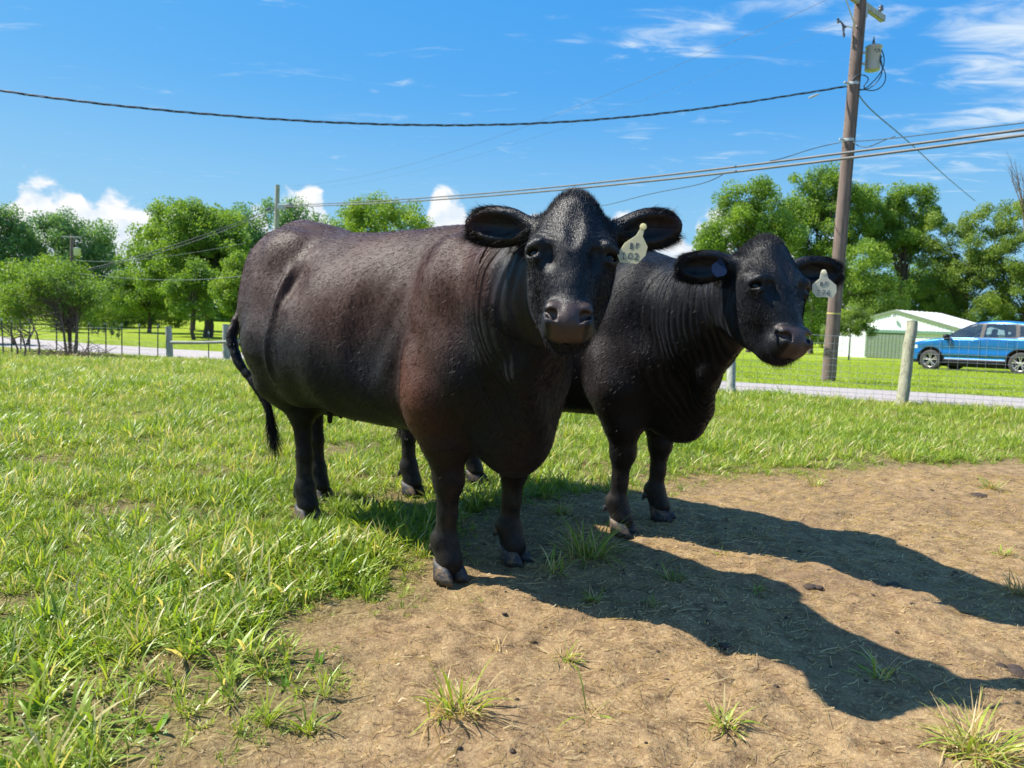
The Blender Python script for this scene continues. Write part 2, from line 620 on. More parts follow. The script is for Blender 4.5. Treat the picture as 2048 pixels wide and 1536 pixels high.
# ------------------------------------------------------------------ cattle materials
def coat_mat():
    m, N = newmat('cattle_coat')
    at = N.n('ShaderNodeAttribute', attribute_name='col')
    fu = N.n('ShaderNodeAttribute', attribute_name='fur')
    mk = N.n('ShaderNodeAttribute', attribute_name='msk')
    sep = N.n('ShaderNodeSeparateColor', {0: mk.outputs['Color']})
    fold, nose, dirt = sep.outputs
    whf = N.n('ShaderNodeAttribute', attribute_name='wh').outputs['Fac']
    fv = fu.outputs['Vector']
    # long strands: stretched along the hair
    m1 = N.n('ShaderNodeMapping', {'Vector': fv, 'Scale': (60, 300, 300)}).outputs[0]
    m2 = N.n('ShaderNodeMapping', {'Vector': fv, 'Scale': (90, 520, 520)}).outputs[0]
    n1 = N.noise(m1, 1.0, 3, .6, .6).outputs[0]
    n2 = N.noise(m2, 1.0, 3, .6, .3).outputs[0]
    n3 = N.noise(fv, 6, 3, .5).outputs[0]
    pos = N.n('ShaderNodeTexCoord').outputs['Object']
    nl = N.noise(pos, 900, 2, .6).outputs[0]
    furh = N.math('ADD', N.math('MULTIPLY', n1, .0020), N.math('MULTIPLY', n2, .0018))
    furh = N.math('MULTIPLY', furh, N.math('SUBTRACT', 1.0, N.math('MULTIPLY', nose, .95)))
    # skin folds
    sx = N.n('ShaderNodeSeparateXYZ', {0: fu.outputs['Vector']})
    fc = N.n('ShaderNodeAttribute', attribute_name='fold_co').outputs['Vector']
    wv = N.n('ShaderNodeTexWave', {'Vector': fc, 'Scale': 9.5, 'Distortion': 6.5, 'Detail': 3, 'Detail Scale': 1.2, 'Detail Roughness': .6},
             wave_type='BANDS', bands_direction='X', wave_profile='SIN').outputs['Fac']
    h = N.math('ADD', furh, N.math('MULTIPLY', N.math('MULTIPLY', wv, fold), .006))
    cells = N.n('ShaderNodeTexVoronoi', {'Vector': pos, 'Scale': 260}, feature='DISTANCE_TO_EDGE').outputs[0]
    h = N.math('ADD', h, N.math('MULTIPLY', N.math('MULTIPLY', N.math('MINIMUM', cells, .35), nose), .0012))
    bp = N.n('ShaderNodeBump', {'Height': h, 'Strength': .85, 'Distance': 1.0})
    base = N.mix(N.math('MULTIPLY', N.maprange(n1, .35, .7), .55), at.outputs['Color'], N.mix(1.0, at.outputs['Color'], (1.9, 1.8, 1.75), 'MULTIPLY'))
    base = N.mix(N.math('MULTIPLY', dirt, N.maprange(N.noise(pos, 22, 6, .7).outputs[0], .35, .62)), base, (0.030, 0.024, 0.017))
    flecks = N.math('MULTIPLY', N.maprange(N.noise(pos, 150, 1, .5).outputs[0], .80, .82), .5)
    rough = N.math('ADD', N.math('ADD', N.math('SUBTRACT', .33, N.math('MULTIPLY', whf, .03)), N.math('MULTIPLY', n3, .14)), N.math('MULTIPLY', nose, .06))
    p = N.n('ShaderNodeBsdfPrincipled', {'Base Color': base, 'Roughness': rough, 'IOR': 1.3, 'Specular IOR Level': N.math('ADD', N.math('ADD', .40, N.math('MULTIPLY', whf, .36)), N.math('MULTIPLY', nose, .2)),
                                         'Sheen Weight': N.math('SUBTRACT', .03, N.math('MULTIPLY', nose, .03)), 'Sheen Roughness': .45, 'Sheen Tint': (0.75, 0.83, 1.0, 1),
                                         'Normal': bp.outputs[0]})
    N.n('ShaderNodeOutputMaterial', {0: p.outputs[0]})
    return m


def hair_mat(name, col):
    m, N = newmat(name)
    p = N.n('ShaderNodeBsdfPrincipled', {'Base Color': (*col, 1), 'Roughness': .55, 'IOR': 1.3, 'Specular IOR Level': .40})
    N.n('ShaderNodeOutputMaterial', {0: p.outputs[0]})
    return m


M_COAT = coat_mat()
m, N = newmat('coat_hair')
p = N.n('ShaderNodeBsdfPrincipled', {'Base Color': N.n('ShaderNodeAttribute', attribute_name='col').outputs['Color'], 'Roughness': .45, 'IOR': 1.3, 'Specular IOR Level': .40})
N.n('ShaderNodeOutputMaterial', {0: p.outputs[0]})
M_CHAIR = m
M_HAIRB = hair_mat('black_hair', (0.008, 0.008, 0.010))
M_EYE = simple('eye_dark', (0.008, 0.005, 0.004), .08, spec=.34, coat=0.0)


def thin_plastic(name, col):
    m, N = newmat(name)
    tc = N.n('ShaderNodeTexCoord').outputs['Object']
    c = N.mix(N.maprange(N.noise(tc, 40, 5, .6).outputs[0], .45, .7, 0, .35), (*col, 1), tuple(q * .75 for q in col))
    d = N.n('ShaderNodeBsdfPrincipled', {'Base Color': c, 'Roughness': .4})
    t = N.n('ShaderNodeBsdfTranslucent', {0: c})
    N.n('ShaderNodeOutputMaterial', {0: N.n('ShaderNodeMixShader', {0: .68, 1: d.outputs[0], 2: t.outputs[0]}).outputs[0]})
    return m


M_TAG = thin_plastic('tag_plastic', (0.86, 0.83, 0.60))
M_TAGW = thin_plastic('tag_plastic_white', (0.90, 0.89, 0.76))
M_TAGB = simple('tag_blue', (0.008, 0.022, 0.060), .7, var=.1, spec=.2)
M_INK = simple('tag_ink', (0.008, 0.025, 0.09), .7, spec=.1)


def hoof_mat():
    m, N = newmat('hoof_horn')
    tc = N.n('ShaderNodeTexCoord').outputs['Object']
    mp = N.n('ShaderNodeMapping', {'Vector': tc, 'Scale': (30, 30, 160)}).outputs[0]
    a = N.noise(mp, 1.0, 5, .6).outputs[0]
    b = N.noise(tc, 26, 5, .65).outputs[0]
    c = N.ramp(a, [(.3, (0.012, 0.015, 0.020)), (.7, (0.036, 0.042, 0.050))])
    c = N.mix(N.maprange(b, .46, .60), c, (0.14, 0.095, 0.055))
    bp = N.n('ShaderNodeBump', {'Height': a, 'Strength': .6, 'Distance': .003})
    p = N.n('ShaderNodeBsdfPrincipled', {'Base Color': c, 'Roughness': .58, 'Specular IOR Level': .35, 'Normal': bp.outputs[0]})
    N.n('ShaderNodeOutputMaterial', {0: p.outputs[0]})
    return m


M_HOOF = hoof_mat()


def strands(name, P, D, L, w, mat, parent, droop=.25, seg=2, kind='stuff', taper=True, r=None):
    """thin blades of hair: root P, direction D, length L"""
    r = r or rng
    n = len(P)
    side = np.cross(D, r.normal(size=(n, 3)))
    side /= np.linalg.norm(side, axis=1)[:, None] + 1e-9
    L = np.broadcast_to(L, (n,))[:, None]
    vs = []
    bend = r.normal(size=(n, 3)) * .18
    for i in range(seg + 1):
        t = i / seg
        c = P + D * L * t + (bend + np.array([0, 0, -droop])) * L * t * t
        ww = w * (1 - t) if taper else w
        if i < seg:
            vs += [c - side * ww / 2, c + side * ww / 2]
        else:
            vs += [c]
    V = np.stack(vs, 1)
    k = V.shape[1]
    b = np.arange(n)[:, None] * k
    T = []
    for i in range(seg - 1):
        T += [b + [2 * i, 2 * i + 1, 2 * i + 3], b + [2 * i, 2 * i + 3, 2 * i + 2]]
    T += [b + [2 * seg - 2, 2 * seg - 1, 2 * seg]]
    F = np.concatenate(T)
    me = mesh_np(name, V.reshape(-1, 3), F, [mat])
    o = link(name, me, parent)
    if kind:
        o['kind'] = kind
    return o


def claw(b, c, fwd, side, up, s):
    """one claw of a cloven hoof: wedge, long sloping front wall"""
    rings = [(0.0, 1.0, 0.0), (.30, .97, -.004), (.72, .84, -.014), (1.0, .70, -.024)]
    n = 14
    vs, fs = [], []
    for (zz, sc, sh) in rings:
        for i in range(n):
            a = 2 * pi * i / n
            x = cos(a)
            y = sin(a)
            lx = (.066 if x > 0 else .040) * x * sc * s
            ly = .030 * y * sc * s * (1 - .45 * max(0, x) ** 2)
            hh = zz * .062 * s * (1 - .12 * x)
            p = np.array(c) + fwd * (lx + sh * s + .006) + side * ly + up * hh
            vs.append(p)
    for r_ in range(len(rings) - 1):
        for i in range(n):
            j = (i + 1) % n
            fs.append((r_ * n + i, r_ * n + j, (r_ + 1) * n + j, (r_ + 1) * n + i))
    fs.append(tuple(range((len(rings) - 1) * n, len(rings) * n)))
    fs.append(tuple(range(n - 1, -1, -1)))
    b.add(vs, fs, True)


def build_cow(label, F, RR, feet, head, torso_dz, brown, seed, tail, loc_h):
    """F,RR = ground centres of fore and hind feet; feet = 4 ground points (fr,fl,rr,rl)"""
    F, RR = np.array(F, float), np.array(RR, float)
    f = nrm([F[0] - RR[0], F[1] - RR[1], 0])
    l = np.array([-f[1], f[0], 0])
    z = np.array([0, 0, 1.0])
    WB = np.linalg.norm(F - RR)
    sx = WB / 1.241
    hsc = loc_h

    def W(a, b, c):
        return np.array([F[0], F[1], 0]) + f * a + l * b + z * c
    M = np.stack([f, l, z])
    P = []
    T = np.array(torso_dz)

    def torso(Pn):
        q = [Pn[0] - F[0], Pn[1] - F[1], Pn[2]]
        lx = (f[0] * q[0] + f[1] * q[1]).astype(np.float64)
        ly = l[0] * q[0] + l[1] * q[1]
        xs = T[:, 0][::-1]
        fine = np.linspace(xs[0], xs[-1], 400)
        def sm(col):
            v = np.interp(fine, xs, T[:, col][::-1])
            kk = np.hanning(27)
            kk /= kk.sum()
            vp = np.pad(v, 13, mode='edge')
            return np.interp(lx, fine, np.convolve(vp, kk, 'valid'))
        zt, zb, hw = sm(1), sm(2), sm(3)
        zc, hh = (zt + zb) / 2, (zt - zb) / 2
        u = np.abs(ly) / hw
        vz = (q[2] - zc) / hh
        # pear section: wider low down, narrower at the back line
        u = u * (1 + .16 * np.clip(vz, -1, 1.2))
        v = np.abs(vz)
        p = 2.35
        g = (u ** p + v ** p) ** (1 / p)
        d = (g - 1) * np.minimum(hw, hh) * .9
        ex = np.maximum(lx - xs[-1], xs[0] - lx)
        return np.maximum(d, ex).astype(np.float32)
    P.append(('add', W((T[0, 0] + T[-1, 0]) / 2, 0, 1.0), 1.15, torso, .05))
    # brisket and shoulders
    nk0 = head['neck'][0]
    P.append(ell(W(.20, nk0 * .2, .64 + .02 * (seed == 2)), np.array((.15, .13, .20)) * (.9 if seed == 2 else 1), M, .10))
    P.append(ell(W(.22, nk0 * .15, .54 + .03 * (seed == 2)), (.12, .08, .13), M, .07))
    P.append(ell(W(.27, nk0 * .3, .78), (.10, .11, .18), M, .08))
    for sgn in (-1, 1):
        P.append(ell(W(-WB + .37, sgn * .385, 1.15), (.09, .066, .10), M, .08, True))
        P.append(ell(W(-.33, sgn * .37, .90), (.10, .07, .22), M, .08, True))
        P.append(ell(W(-WB + .10, sgn * .25, .88), (.15, .085, .24), M, .05))
    for sgn, foot in ((-1, feet[0]), (1, feet[1])):
        P.append(ell(W(.02, sgn * .19, .96), (.15, .115, .30), M, .08))
        P.append(ell(W(.12, sgn * .18, .80), (.13, .13, .18), M, .08))
        P.append(ell(W(-.06, sgn * .235, .72), (.125, .085, .19), M, .045))
        fo = np.array([foot[0], foot[1], 0])
        el_ = W(-.02, sgn * .20, .66)
        kn = fo + f * .005 + z * .375
        kn[:2] = kn[:2] * .88 + el_[:2] * .12
        mid = el_ * .5 + kn * .5
        P += chain([el_, mid, kn], [.118, .080, .056], .04, .07)
        P.append(ell(kn + f * .008, (.056, .053, .070), M, .025))
        can = fo + z * .24 - f * .002
        fet = fo + z * .135 - f * .012
        P += chain([kn, can, fet], [.050, .0375, .042], .02)
        P.append(ell(fet - f * .008, (.052, .050, .046), M, .02))
        P += [cone(fet, fo + f * .018 + z * .06, .048, .052, .02)]
        # dewclaws
    for sgn, foot in ((-1, feet[2]), (1, feet[3])):
        P.append(ell(W(-WB + .02, sgn * .20, 1.03), (.24, .125, .30), M, .10))
        P.append(ell(W(-WB - .06, sgn * .17, .90), (.19, .12, .28), M, .08))
        st = W(-WB + .27, sgn * .24, .74)
        P.append(ell(st, (.13, .09, .17), M, .10))
        fo = np.array([foot[0], foot[1], 0])
        hk = fo - f * .045 + z * .50
        P += chain([W(-WB + .06, sgn * .20, .80), (W(-WB + .05, sgn * .19, .66) + fo * .0), hk], [.172, .124, .057], .05, .1)
        P.append(cone(hk, hk - f * .045 + z * .03, .046, .032, .04))
        P.append(ell(hk - f * .002 - z * .01, (.062, .048, .07), M, .03))
        can = fo - f * .02 + z * .30
        fet = fo + z * .145 - f * .012
        P += chain([hk, can, fet], [.048, .037, .041], .02)
        P.append(ell(fet - f * .004, (.050, .047, .045), M, .02))
        P += [cone(fet, fo + f * .018 + z * .06, .047, .052, .02)]
    # hook bones, tail head, udder
    for sgn in (-1, 1):
        P.append(ell(W(-WB + .16, sgn * .225, 1.24), (.10, .06, .08), M, .10))
        P.append(ell(W(-WB - .24, sgn * .10, 1.22), (.07, .06, .09), M, .08))
    P.append(ell(W(-WB + .20, 0, .60), (.17, .13, .12), M, .06))
    P.append(cone(W(-WB - .12, 0, 1.36), W(-WB - .30, 0, 1.27), .06, .045, .08))
    # tail
    tp0 = np.array([W(-WB - .29, 0, 1.27)] + [np.array(q) for q in tail])
    tt_ = np.linspace(0, len(tp0) - 1, 26)
    kk_ = np.exp(-((tt_[:, None] - np.arange(len(tp0))[None]) / .62) ** 2)
    tp = list(kk_ @ tp0 / kk_.sum(1)[:, None])
    tr = list(np.interp(np.linspace(0, 1, 26), [0, .25, .6, 1], [.036, .027, .022, .015]))
    P += chain(tp, tr[:len(tp)], .02)

    # ---- head frame
    E = np.array(head['E'])
    yaw, tilt, rol, hs = head['yaw'], head['tilt'], head['roll'], head['s']
    n0 = np.array([sin(yaw), -cos(yaw), 0])
    nn = n0 * cos(tilt) + z * sin(tilt)
    aa = n0 * sin(tilt) - z * cos(tilt)
    s_ = np.cross(nn, aa)
    s2 = s_ * cos(rol) + aa * sin(rol)
    aa = -s_ * sin(rol) + aa * cos(rol)
    s_ = s2

    def Hd(s, a, n):
        return E + (s_ * s + aa * a + nn * n) * hs
    HM = np.stack([s_, aa, nn])

    def he(s, a, n, r, k=.04, sub=False, Mx=None):
        P.append(ell(Hd(s, a, n), np.array(r) * hs, HM if Mx is None else Mx, k, sub))
    # neck: crest line and throat line, blended
    nk = head['neck']
    ncr = [W(-.08, 0, 1.06), W(.12, nk[0] * .16, 1.05), W(.32, nk[0] * .48, 1.06 + nk[1])]
    ncr += [Hd(0, -.09, -.20)]
    P += chain(ncr, [.19, .175, .145, .120], .10)
    nth = [W(.18, nk[0] * .1, .82), W(.36, nk[0] * .55, .88 + nk[1]), Hd(0, .0, -.235)]
    P += chain(nth, [.17, .125, .09], .09)
    nmi = [W(.14, 0, .98), W(.33, nk[0] * .52, .98 + nk[1]), Hd(0, -.04, -.22)]
    P += chain(nmi, [.185, .14, .11], .09)
    # dewlap
    P += chain([W(.33, nk[0] * .3, .60), W(.42, nk[0] * .75, .76 + nk[1]), Hd(0, .05, -.24)], [.045, .035, .03], .06)
    # skull
    he(0, -.050, -.10, (.122, .112, .095), .04)
    he(0, -.143, -.085, (.066, .070, .080), .06)
    he(0, -.005, -.055, (.088, .10, .050), .04)
    for q in (-1, 1):
        he(q * .094, -.014, -.056, (.034, .034, .036), .045)          # brow
        he(q * .076, .050, -.100, (.034, .070, .055), .05)            # cheekbone
        he(q * .058, .060, -.165, (.046, .115, .090), .06)            # masseter
        he(q * .036, .120, -.085, (.032, .085, .055), .04)
        P.append(cone(Hd(q * .06, .05, -.225), Hd(q * .034, .215, -.135), .045 * hs, .038 * hs, .05))
    P.append(cone(Hd(0, .0, -.062), Hd(0, .175, -.050), .060 * hs, .046 * hs, .05))
    # muzzle
    he(0, .208, -.064, (.064, .060, .058), .03)
    he(0, .222, -.040, (.050, .047, .044), .02)
    for q in (-1, 1):
        he(q * .040, .228, -.062, (.030, .038, .048), .02)
        he(q * .047, .196, -.018, (.019, .020, .017), .020)           # nostril wing, upper
        he(q * .046, .236, -.012, (.018, .016, .014), .018)           # nostril wing, lower
    he(0, .246, -.108, (.042, .032, .042), .03)
    # nostrils (comma shaped)
    for q in (-1, 1):
        P.append(cone(Hd(q * .060, .200, -.026), Hd(q * .044, .216, -.008), .007 * hs, .015 * hs, .006, True))
        P.append(cone(Hd(q * .044, .216, -.008), Hd(q * .036, .232, -.004), .015 * hs, .007 * hs, .006, True))
        # mouth line
        P.append(cone(Hd(0, .268, -.072), Hd(q * .050, .252, -.092), .0045, .0045, .006, True))
        P.append(cone(Hd(q * .050, .252, -.092), Hd(q * .060, .212, -.130), .004, .003, .006, True))
    # philtrum / forehead hollow
    he(0, -.055, .013, (.020, .06, .012), .02, True)
    # eye sockets and lids
    for q in (-1, 1):
        he(q * .100, .010, -.054, (.028, .024, .026), .025)
        P.append(ell(Hd(q * .113, .013, -.030), np.array((.020, .0135, .022)) * hs, HM, .006, True))
        P.append(cone(Hd(q * .074, .010, -.028), Hd(q * .096, -.008, -.016), .006, .0095, .016))
        P.append(cone(Hd(q * .096, -.008, -.016), Hd(q * .124, -.002, -.040), .0095, .007, .016))
        P.append(cone(Hd(q * .080, .030, -.028), Hd(q * .104, .036, -.026), .004, .006, .010))
        # hollow in front of the eye
        he(q * .066, .038, -.012, (.014, .030, .012), .02, True)
    # ears
    ear_fr = []
    for q, (el_up, swp) in zip((-1, 1), head['ears']):
        e1 = nrm(s_ * q * cos(el_up) - aa * sin(el_up) + nn * swp)
        e3 = nrm(nn * 1.0 + aa * .55 - e1 * ((nn + aa * .55) @ e1))
        e2 = np.cross(e3, e1) * q
        b0 = Hd(q * .104, -.112, -.120)
        EM = np.stack([e1, e2, e3])
        P.append(cone(b0, b0 + e1 * .05 * hs, .036 * hs, .030 * hs, .03))
        c = b0 + e1 * .118 * hs
        P.append(ell(c, np.array((.110, .060, .030)) * hs, EM, .02))
        P.append(ell(c + e1 * .02 * hs - e2 * .004, np.array((.088, .055, .030)) * hs, EM, .015))
        P.append(ell(c + (e3 * .034 + e1 * .008) * hs, np.array((.084, .034, .030)) * hs, EM, .014, True))
        ear_fr.append((b0, e1, e2, e3))

    # ---- meshes
    lo, hi = (-WB - .62, -.62, -.02), (.62, .50, 1.56)
    gA = Grid(W(0, 0, 0), M, lo, hi, .0085)
    gA.run(P)
    VA, QA = gA.mesh()
    gB = Grid(E, HM, (-.36 * hs, -.30 * hs, -.34 * hs), (.36 * hs, .32 * hs, .08 * hs), .0040)
    gB.run(P)
    VB, QB = gB.mesh()
    VA, VB = smooth_mesh(VA, QA, 2), smooth_mesh(VB, QB, 1)

    def keep(V, Q, fn):
        c = V[Q].mean(1)
        Q = Q[fn(c)]
        used = np.unique(Q)
        mp = np.full(len(V), -1)
        mp[used] = np.arange(len(used))
        return V[used], mp[Q]

    def hl(p):
        return (p - E) @ HM.T / hs
    box = lambda p, g: ((np.abs(hl(p)[:, 0]) < .35 - g) & (hl(p)[:, 1] > -.29 + g) & (hl(p)[:, 1] < .31 - g) & (hl(p)[:, 2] > -.30 + g) & (hl(p)[:, 2] < .079))
    VA, QA = keep(VA, QA, lambda c: ~box(c, .012))
    VB, QB = keep(VB, QB, lambda c: box(c, 0))
    V = np.concatenate([VA, VB])
    Q = np.concatenate([QA, QB + len(VA)])
    NN = vnormals(V, Q)
    loc = (V - W(0, 0, 0)) @ M.T
    hlc = hl(V)
    wh = np.zeros(len(V))
    hd = np.linalg.norm(hlc / np.array([.30, .30, .24]) - np.array([0, 0, -.45]), axis=1)
    wh = 1 - ss(.85, 1.15, hd)
    lx, ly, lz = loc.T
    # ---- relief
    D = np.zeros(len(V))
    bodyw = 1 - wh
    rm = ss(-.98, -.8, lx) * (1 - ss(-.28, -.12, lx)) * ss(.62, .8, lz) * (1 - ss(1.18, 1.30, lz)) * bodyw
    ph = (lx * .85 + (lz - 1) * -.52 + .06 * fbm(lx * 2.4, lz * 2.4, seed, 2, seed)) / .125
    D += rm * .0040 * np.sin(2 * pi * ph) * np.clip(.35 + 1.8 * fbm(lx * 4, lz * 3, seed, 2, seed + 31), 0, 1)
    D += bodyw * ss(.35, .5, lz) * .016 * fbm(lx * 5 + lz * 2, ly * 5, lz * 3.5, 2, seed + 3)
    D += bodyw * ss(.35, .5, lz) * .0024 * fbm(lx * 14 + lz * 7, ly * 12, lz * 8, 2, seed + 9)
    # flank crease and fold in front of the thigh
    cr = np.exp(-((lx + WB - .34 + (1.0 - lz) * .10 + .02 * np.sin(lz * 14)) / .038) ** 2) * ss(.66, .8, lz) * (1 - ss(1.12, 1.25, lz))
    D -= cr * .006 * (np.abs(ly) > .1)
    cr2 = np.exp(-((lx + WB - .275 + (1.0 - lz) * .10) / .026) ** 2) * ss(.62, .75, lz) * (1 - ss(1.1, 1.22, lz))
    D += cr2 * .018 * (np.abs(ly) > .1)
    cr = np.exp(-((lx + .20 + (lz - .8) * .25) / .05) ** 2) * ss(.62, .75, lz) * (1 - ss(.98, 1.15, lz)) * (np.abs(ly) > .12)
    D -= cr * .010
    # shoulder blade edge
    cr = np.exp(-((lx + .13 + (lz - 1.1) * .35) / .035) ** 2) * ss(.95, 1.05, lz) * (1 - ss(1.22, 1.3, lz))
    D -= cr * .003
    # neck folds: along the neck direction
    nd = nrm(np.array([E[0] - W(.1, 0, 0)[0], E[1] - W(.1, 0, 0)[1], 0]))
    nax = (V - W(.1, 0, 0)) @ nd
    nlen = float((E - W(.1, 0, 0)) @ nd)
    fm = ss(head['f0'], head['f0'] + .10, nax) * (1 - ss(nlen - .05, nlen + .02, nax)) * (1 - .85 * ss(1.12, 1.30, lz)) * ss(.45, .6, lz)
    fm = np.clip(fm, 0, 1) * (1 - ss(-.21, -.17, hlc[:, 2]) * (1 - ss(.12, .15, np.abs(hlc[:, 0]))) * (wh > .05))
    ffc = nax + .050 * fbm(V[:, 0] * 3.5, V[:, 1] * 3.5, V[:, 2] * 3, 3, seed + 5)
    D += fm * .0021 * np.sin(2 * pi * ffc / .031) * np.clip(.55 + 2.2 * fbm(V[:, 0] * 5, V[:, 1] * 5, V[:, 2] * 2.2, 2, seed + 8), 0, 1.6)
    # shins: cords and knees
    legm = 1 - ss(.42, .55, lz)
    D += legm * .0018 * fbm(lx * 26, ly * 26, lz * 16, 3, seed + 4)
    # face: softer bony relief, forehead whorl
    D += wh * .0022 * fbm(hlc[:, 0] * 30, hlc[:, 1] * 18, hlc[:, 2] * 30, 3, seed + 6)
    brow_w = np.exp(-((np.abs(hlc[:, 0]) - .07) / .03) ** 2) * np.exp(-((hlc[:, 1] + .03) / .03) ** 2) * (hlc[:, 2] > -.07)
    D += wh * brow_w * .0010 * np.sin(hlc[:, 1] * 420 + np.abs(hlc[:, 0]) * 160)
    V = V + NN * D[:, None]
    NN = vnormals(V, Q)

    # ---- colour
    blk = np.array([.0026, .0030, .0042])
    brn = np.array(brown)
    b = np.zeros(len(V))
    if seed == 1:
        b = bodyw * ss(.76, 1.04, lz + .04 * np.sin(lx * 9)) * (1 - .55 * ss(-.12, .35, lx) * (lz > .9) * 0) * (1 - ss(.06, .24, lx) * (1 - ss(.95, 1.1, lz)) * .95) * (1 - ss(.25, .45, nax) * .35)  # chest front blackened to paint its shade; dark belly is coat plus shade
        b *= 1 - .75 * np.exp(-((lx + WB + .06) / .16) ** 2 - ((lz - .78) / .2) ** 2)
        # redder forearm and elbow
        fa = np.exp(-((lx + .07) / .11) ** 2 - ((lz - .66) / .17) ** 2) * (np.abs(ly) > .12)
        b = np.maximum(b, fa * .9 * bodyw)
        b = np.clip(b * (.86 + .6 * fbm(lx * 4, ly * 4, lz * 4, 3, 21)), 0, 1)
        col = blk + (brn - blk) * b[:, None]
        red = np.clip(fa + .5 * np.exp(-((lx + .05) / .14) ** 2 - ((lz - .85) / .22) ** 2), 0, 1)[:, None] * bodyw[:, None]
        col = col * (1 - .6 * red) + red * .6 * np.array([.085, .026, .010])
    else:
        b = bodyw * np.exp(-((lx + .1) / .25) ** 2 - ((lz - .75) / .25) ** 2) * .35
        b = np.clip(b * (.8 + .9 * fbm(lx * 6, ly * 6, lz * 6, 3, 22)), 0, 1)
        col = blk + (brn - blk) * b[:, None]
    hs_, ha_, hn_ = hlc.T
    nose = wh * ss(.176, .192, ha_ + .010 * (np.abs(hs_) / .05) ** 2) * (1 - ss(.272, .280, ha_)) * (1 - ss(.047, .054, np.abs(hs_) + np.clip(ha_ - .215, 0, 1) * .12 - .010 * (ha_ < .21))) * ss(-.075, -.05, hn_)
    nc = np.array([.046, .030, .027])
    col = col * (1 - nose[:, None]) + nose[:, None] * nc
    # inner ear darker, dirt on the shins and knees
    dirt = (1 - ss(.22, .42, lz)) * .6 + .18 * ss(-WB - .4, -WB, -lx) * (1 - ss(.5, .9, lz))
    if seed == 1:
        dirt += 0.0
    me = mesh_np('body', V, Q, [M_COAT])
    vattr(me, 'col', 'FLOAT_COLOR', np.column_stack([col, np.ones(len(V))]))
    fur_b = np.column_stack([lx * .82 - lz * .57, lx * .57 + lz * .82, ly])
    fur_h = np.column_stack([ha_, hs_, hn_]) * hs
    fur = np.where(wh[:, None] > .5, fur_h, fur_b)
    lg = lz < .5
    fur[lg] = np.column_stack([lz, lx, ly])[lg]
    nkw = (fm > .25)
    fur[nkw] = np.column_stack([V[:, 2], nax, (V @ np.cross(nd, z))])[nkw]
    vattr(me, 'wh', 'FLOAT', wh)
    vattr(me, 'fur', 'FLOAT_VECTOR', fur)
    vattr(me, 'fold_co', 'FLOAT_VECTOR', np.column_stack([ffc, V[:, 2] * .10, V[:, 2] * 0]))
    vattr(me, 'msk', 'FLOAT_COLOR', np.column_stack([fm * head['fold'], nose, np.clip(dirt, 0, 1), np.ones(len(V))]))
    root = empty('cow', (F[0], F[1], 0), label, 'cow')
    me.transform(Matrix.Translation((-F[0], -F[1], 0)))
    body = link('body', me, root)
    off = np.array([F[0], F[1], 0])

    # eyes
    for q in (-1, 1):
        c = Hd(q * .100, .013, -.050) - off
        bb = MB()
        pr = [(.0205 * hs * sin(pi * i / 12), -.0205 * hs * cos(pi * i / 12)) for i in range(13)]
        bb.lathe(c, pr, 20)
        bb.build('eye', M_EYE, root)
        # lashes
        t = np.linspace(0, 1, 46)
        P0 = np.stack([Hd(q * (.088 + .036 * a), -.010 + .006 * a, -.013 - .022 * a) for a in t]) - off
        Dd = np.stack([nn * .7 + s_ * q * .7 * (0.3 + a) - aa * .1 for a in t]) + rng.normal(size=(46, 3)) * .12
        Dd /= np.linalg.norm(Dd, axis=1)[:, None]
        strands('eyelash', P0, Dd, .016, .0011, M_HAIRB, root, .5)
    # hooves
    for i, fo in enumerate(feet):
        bb = MB()
        yaw_ = 0.12 * (-1 if i % 2 == 0 else 1)
        ff = f * cos(yaw_) + l * sin(yaw_)
        ll = np.cross(z, ff)
        for q in (-1, 1):
            f2 = nrm(ff + ll * q * .10)
            l2 = np.cross(z, f2)
            claw(bb, np.array([fo[0], fo[1], -.004]) - off + ll * q * .031 + ff * .018, f2, l2, z, 1.08)
        bb.build('hoof', M_HOOF, root)
        for q in (-1, 1):
            dd = MB()
            p0 = np.array([fo[0], fo[1], 0.118]) - off - ff * .040 + ll * q * .028
            dd.tube([p0, p0 - ff * .018 - z * .012, p0 - ff * .026 - z * .030], [.017, .013, .005], 10)
            dd.build('dewclaw', M_HOOF, root)
    # hair: ear fringe, poll, chin, all over the visible coat
    tri_n = vnormals(V, Q)

    def pick(maskf, n, r):
        cand = np.where(maskf)[0]
        return r.choice(cand, n)
    r = np.random.default_rng(seed * 11)
    ep, ed, eL = [], [], []
    for (b0, e1, e2, e3) in ear_fr:
        rel = (V - b0)
        a1, a2, a3 = rel @ e1, rel @ e2, rel @ e3
        m = (a1 > .015) & (a1 < .26 * hs) & (np.abs(a2) < .075) & (np.abs(a3) < .06) & (wh > 0.0) & (np.linalg.norm(hlc[:, :1], axis=1) > .125)
        idx = pick(m, 16000, r)
        dd = e1 * .85 + tri_n[idx] * .45 + e2 * np.sign(a2[idx])[:, None] * .35 + r.normal(size=(len(idx), 3)) * .18
        ep.append(V[idx]); ed.append(dd); eL.append(np.where(a3[idx] > -.005, r.uniform(.016, .042, len(idx)), r.uniform(.010, .024, len(idx))))
    ep, ed, eL = map(np.concatenate, (ep, ed, eL))
    ed /= np.linalg.norm(ed, axis=1)[:, None]
    strands('ear_hair', ep - off, ed, eL, .0011, M_HAIRB, root, .25, 2, r=r)
    # face and poll hair
    mf = (wh > .6) & (hn_ > -.16) & (np.abs(hs_) < .125) & (ha_ < .19) & (np.linalg.norm(np.column_stack([np.abs(hs_) - .104, ha_ - .012]), axis=1) > .026)
    idx = pick(mf, 26000, r)
    fc = np.array([.012, -.05])
    dv = np.column_stack([hs_[idx], ha_[idx]]) - np.array([0, .01])
    dl = np.linalg.norm(dv, axis=1)[:, None] + .02
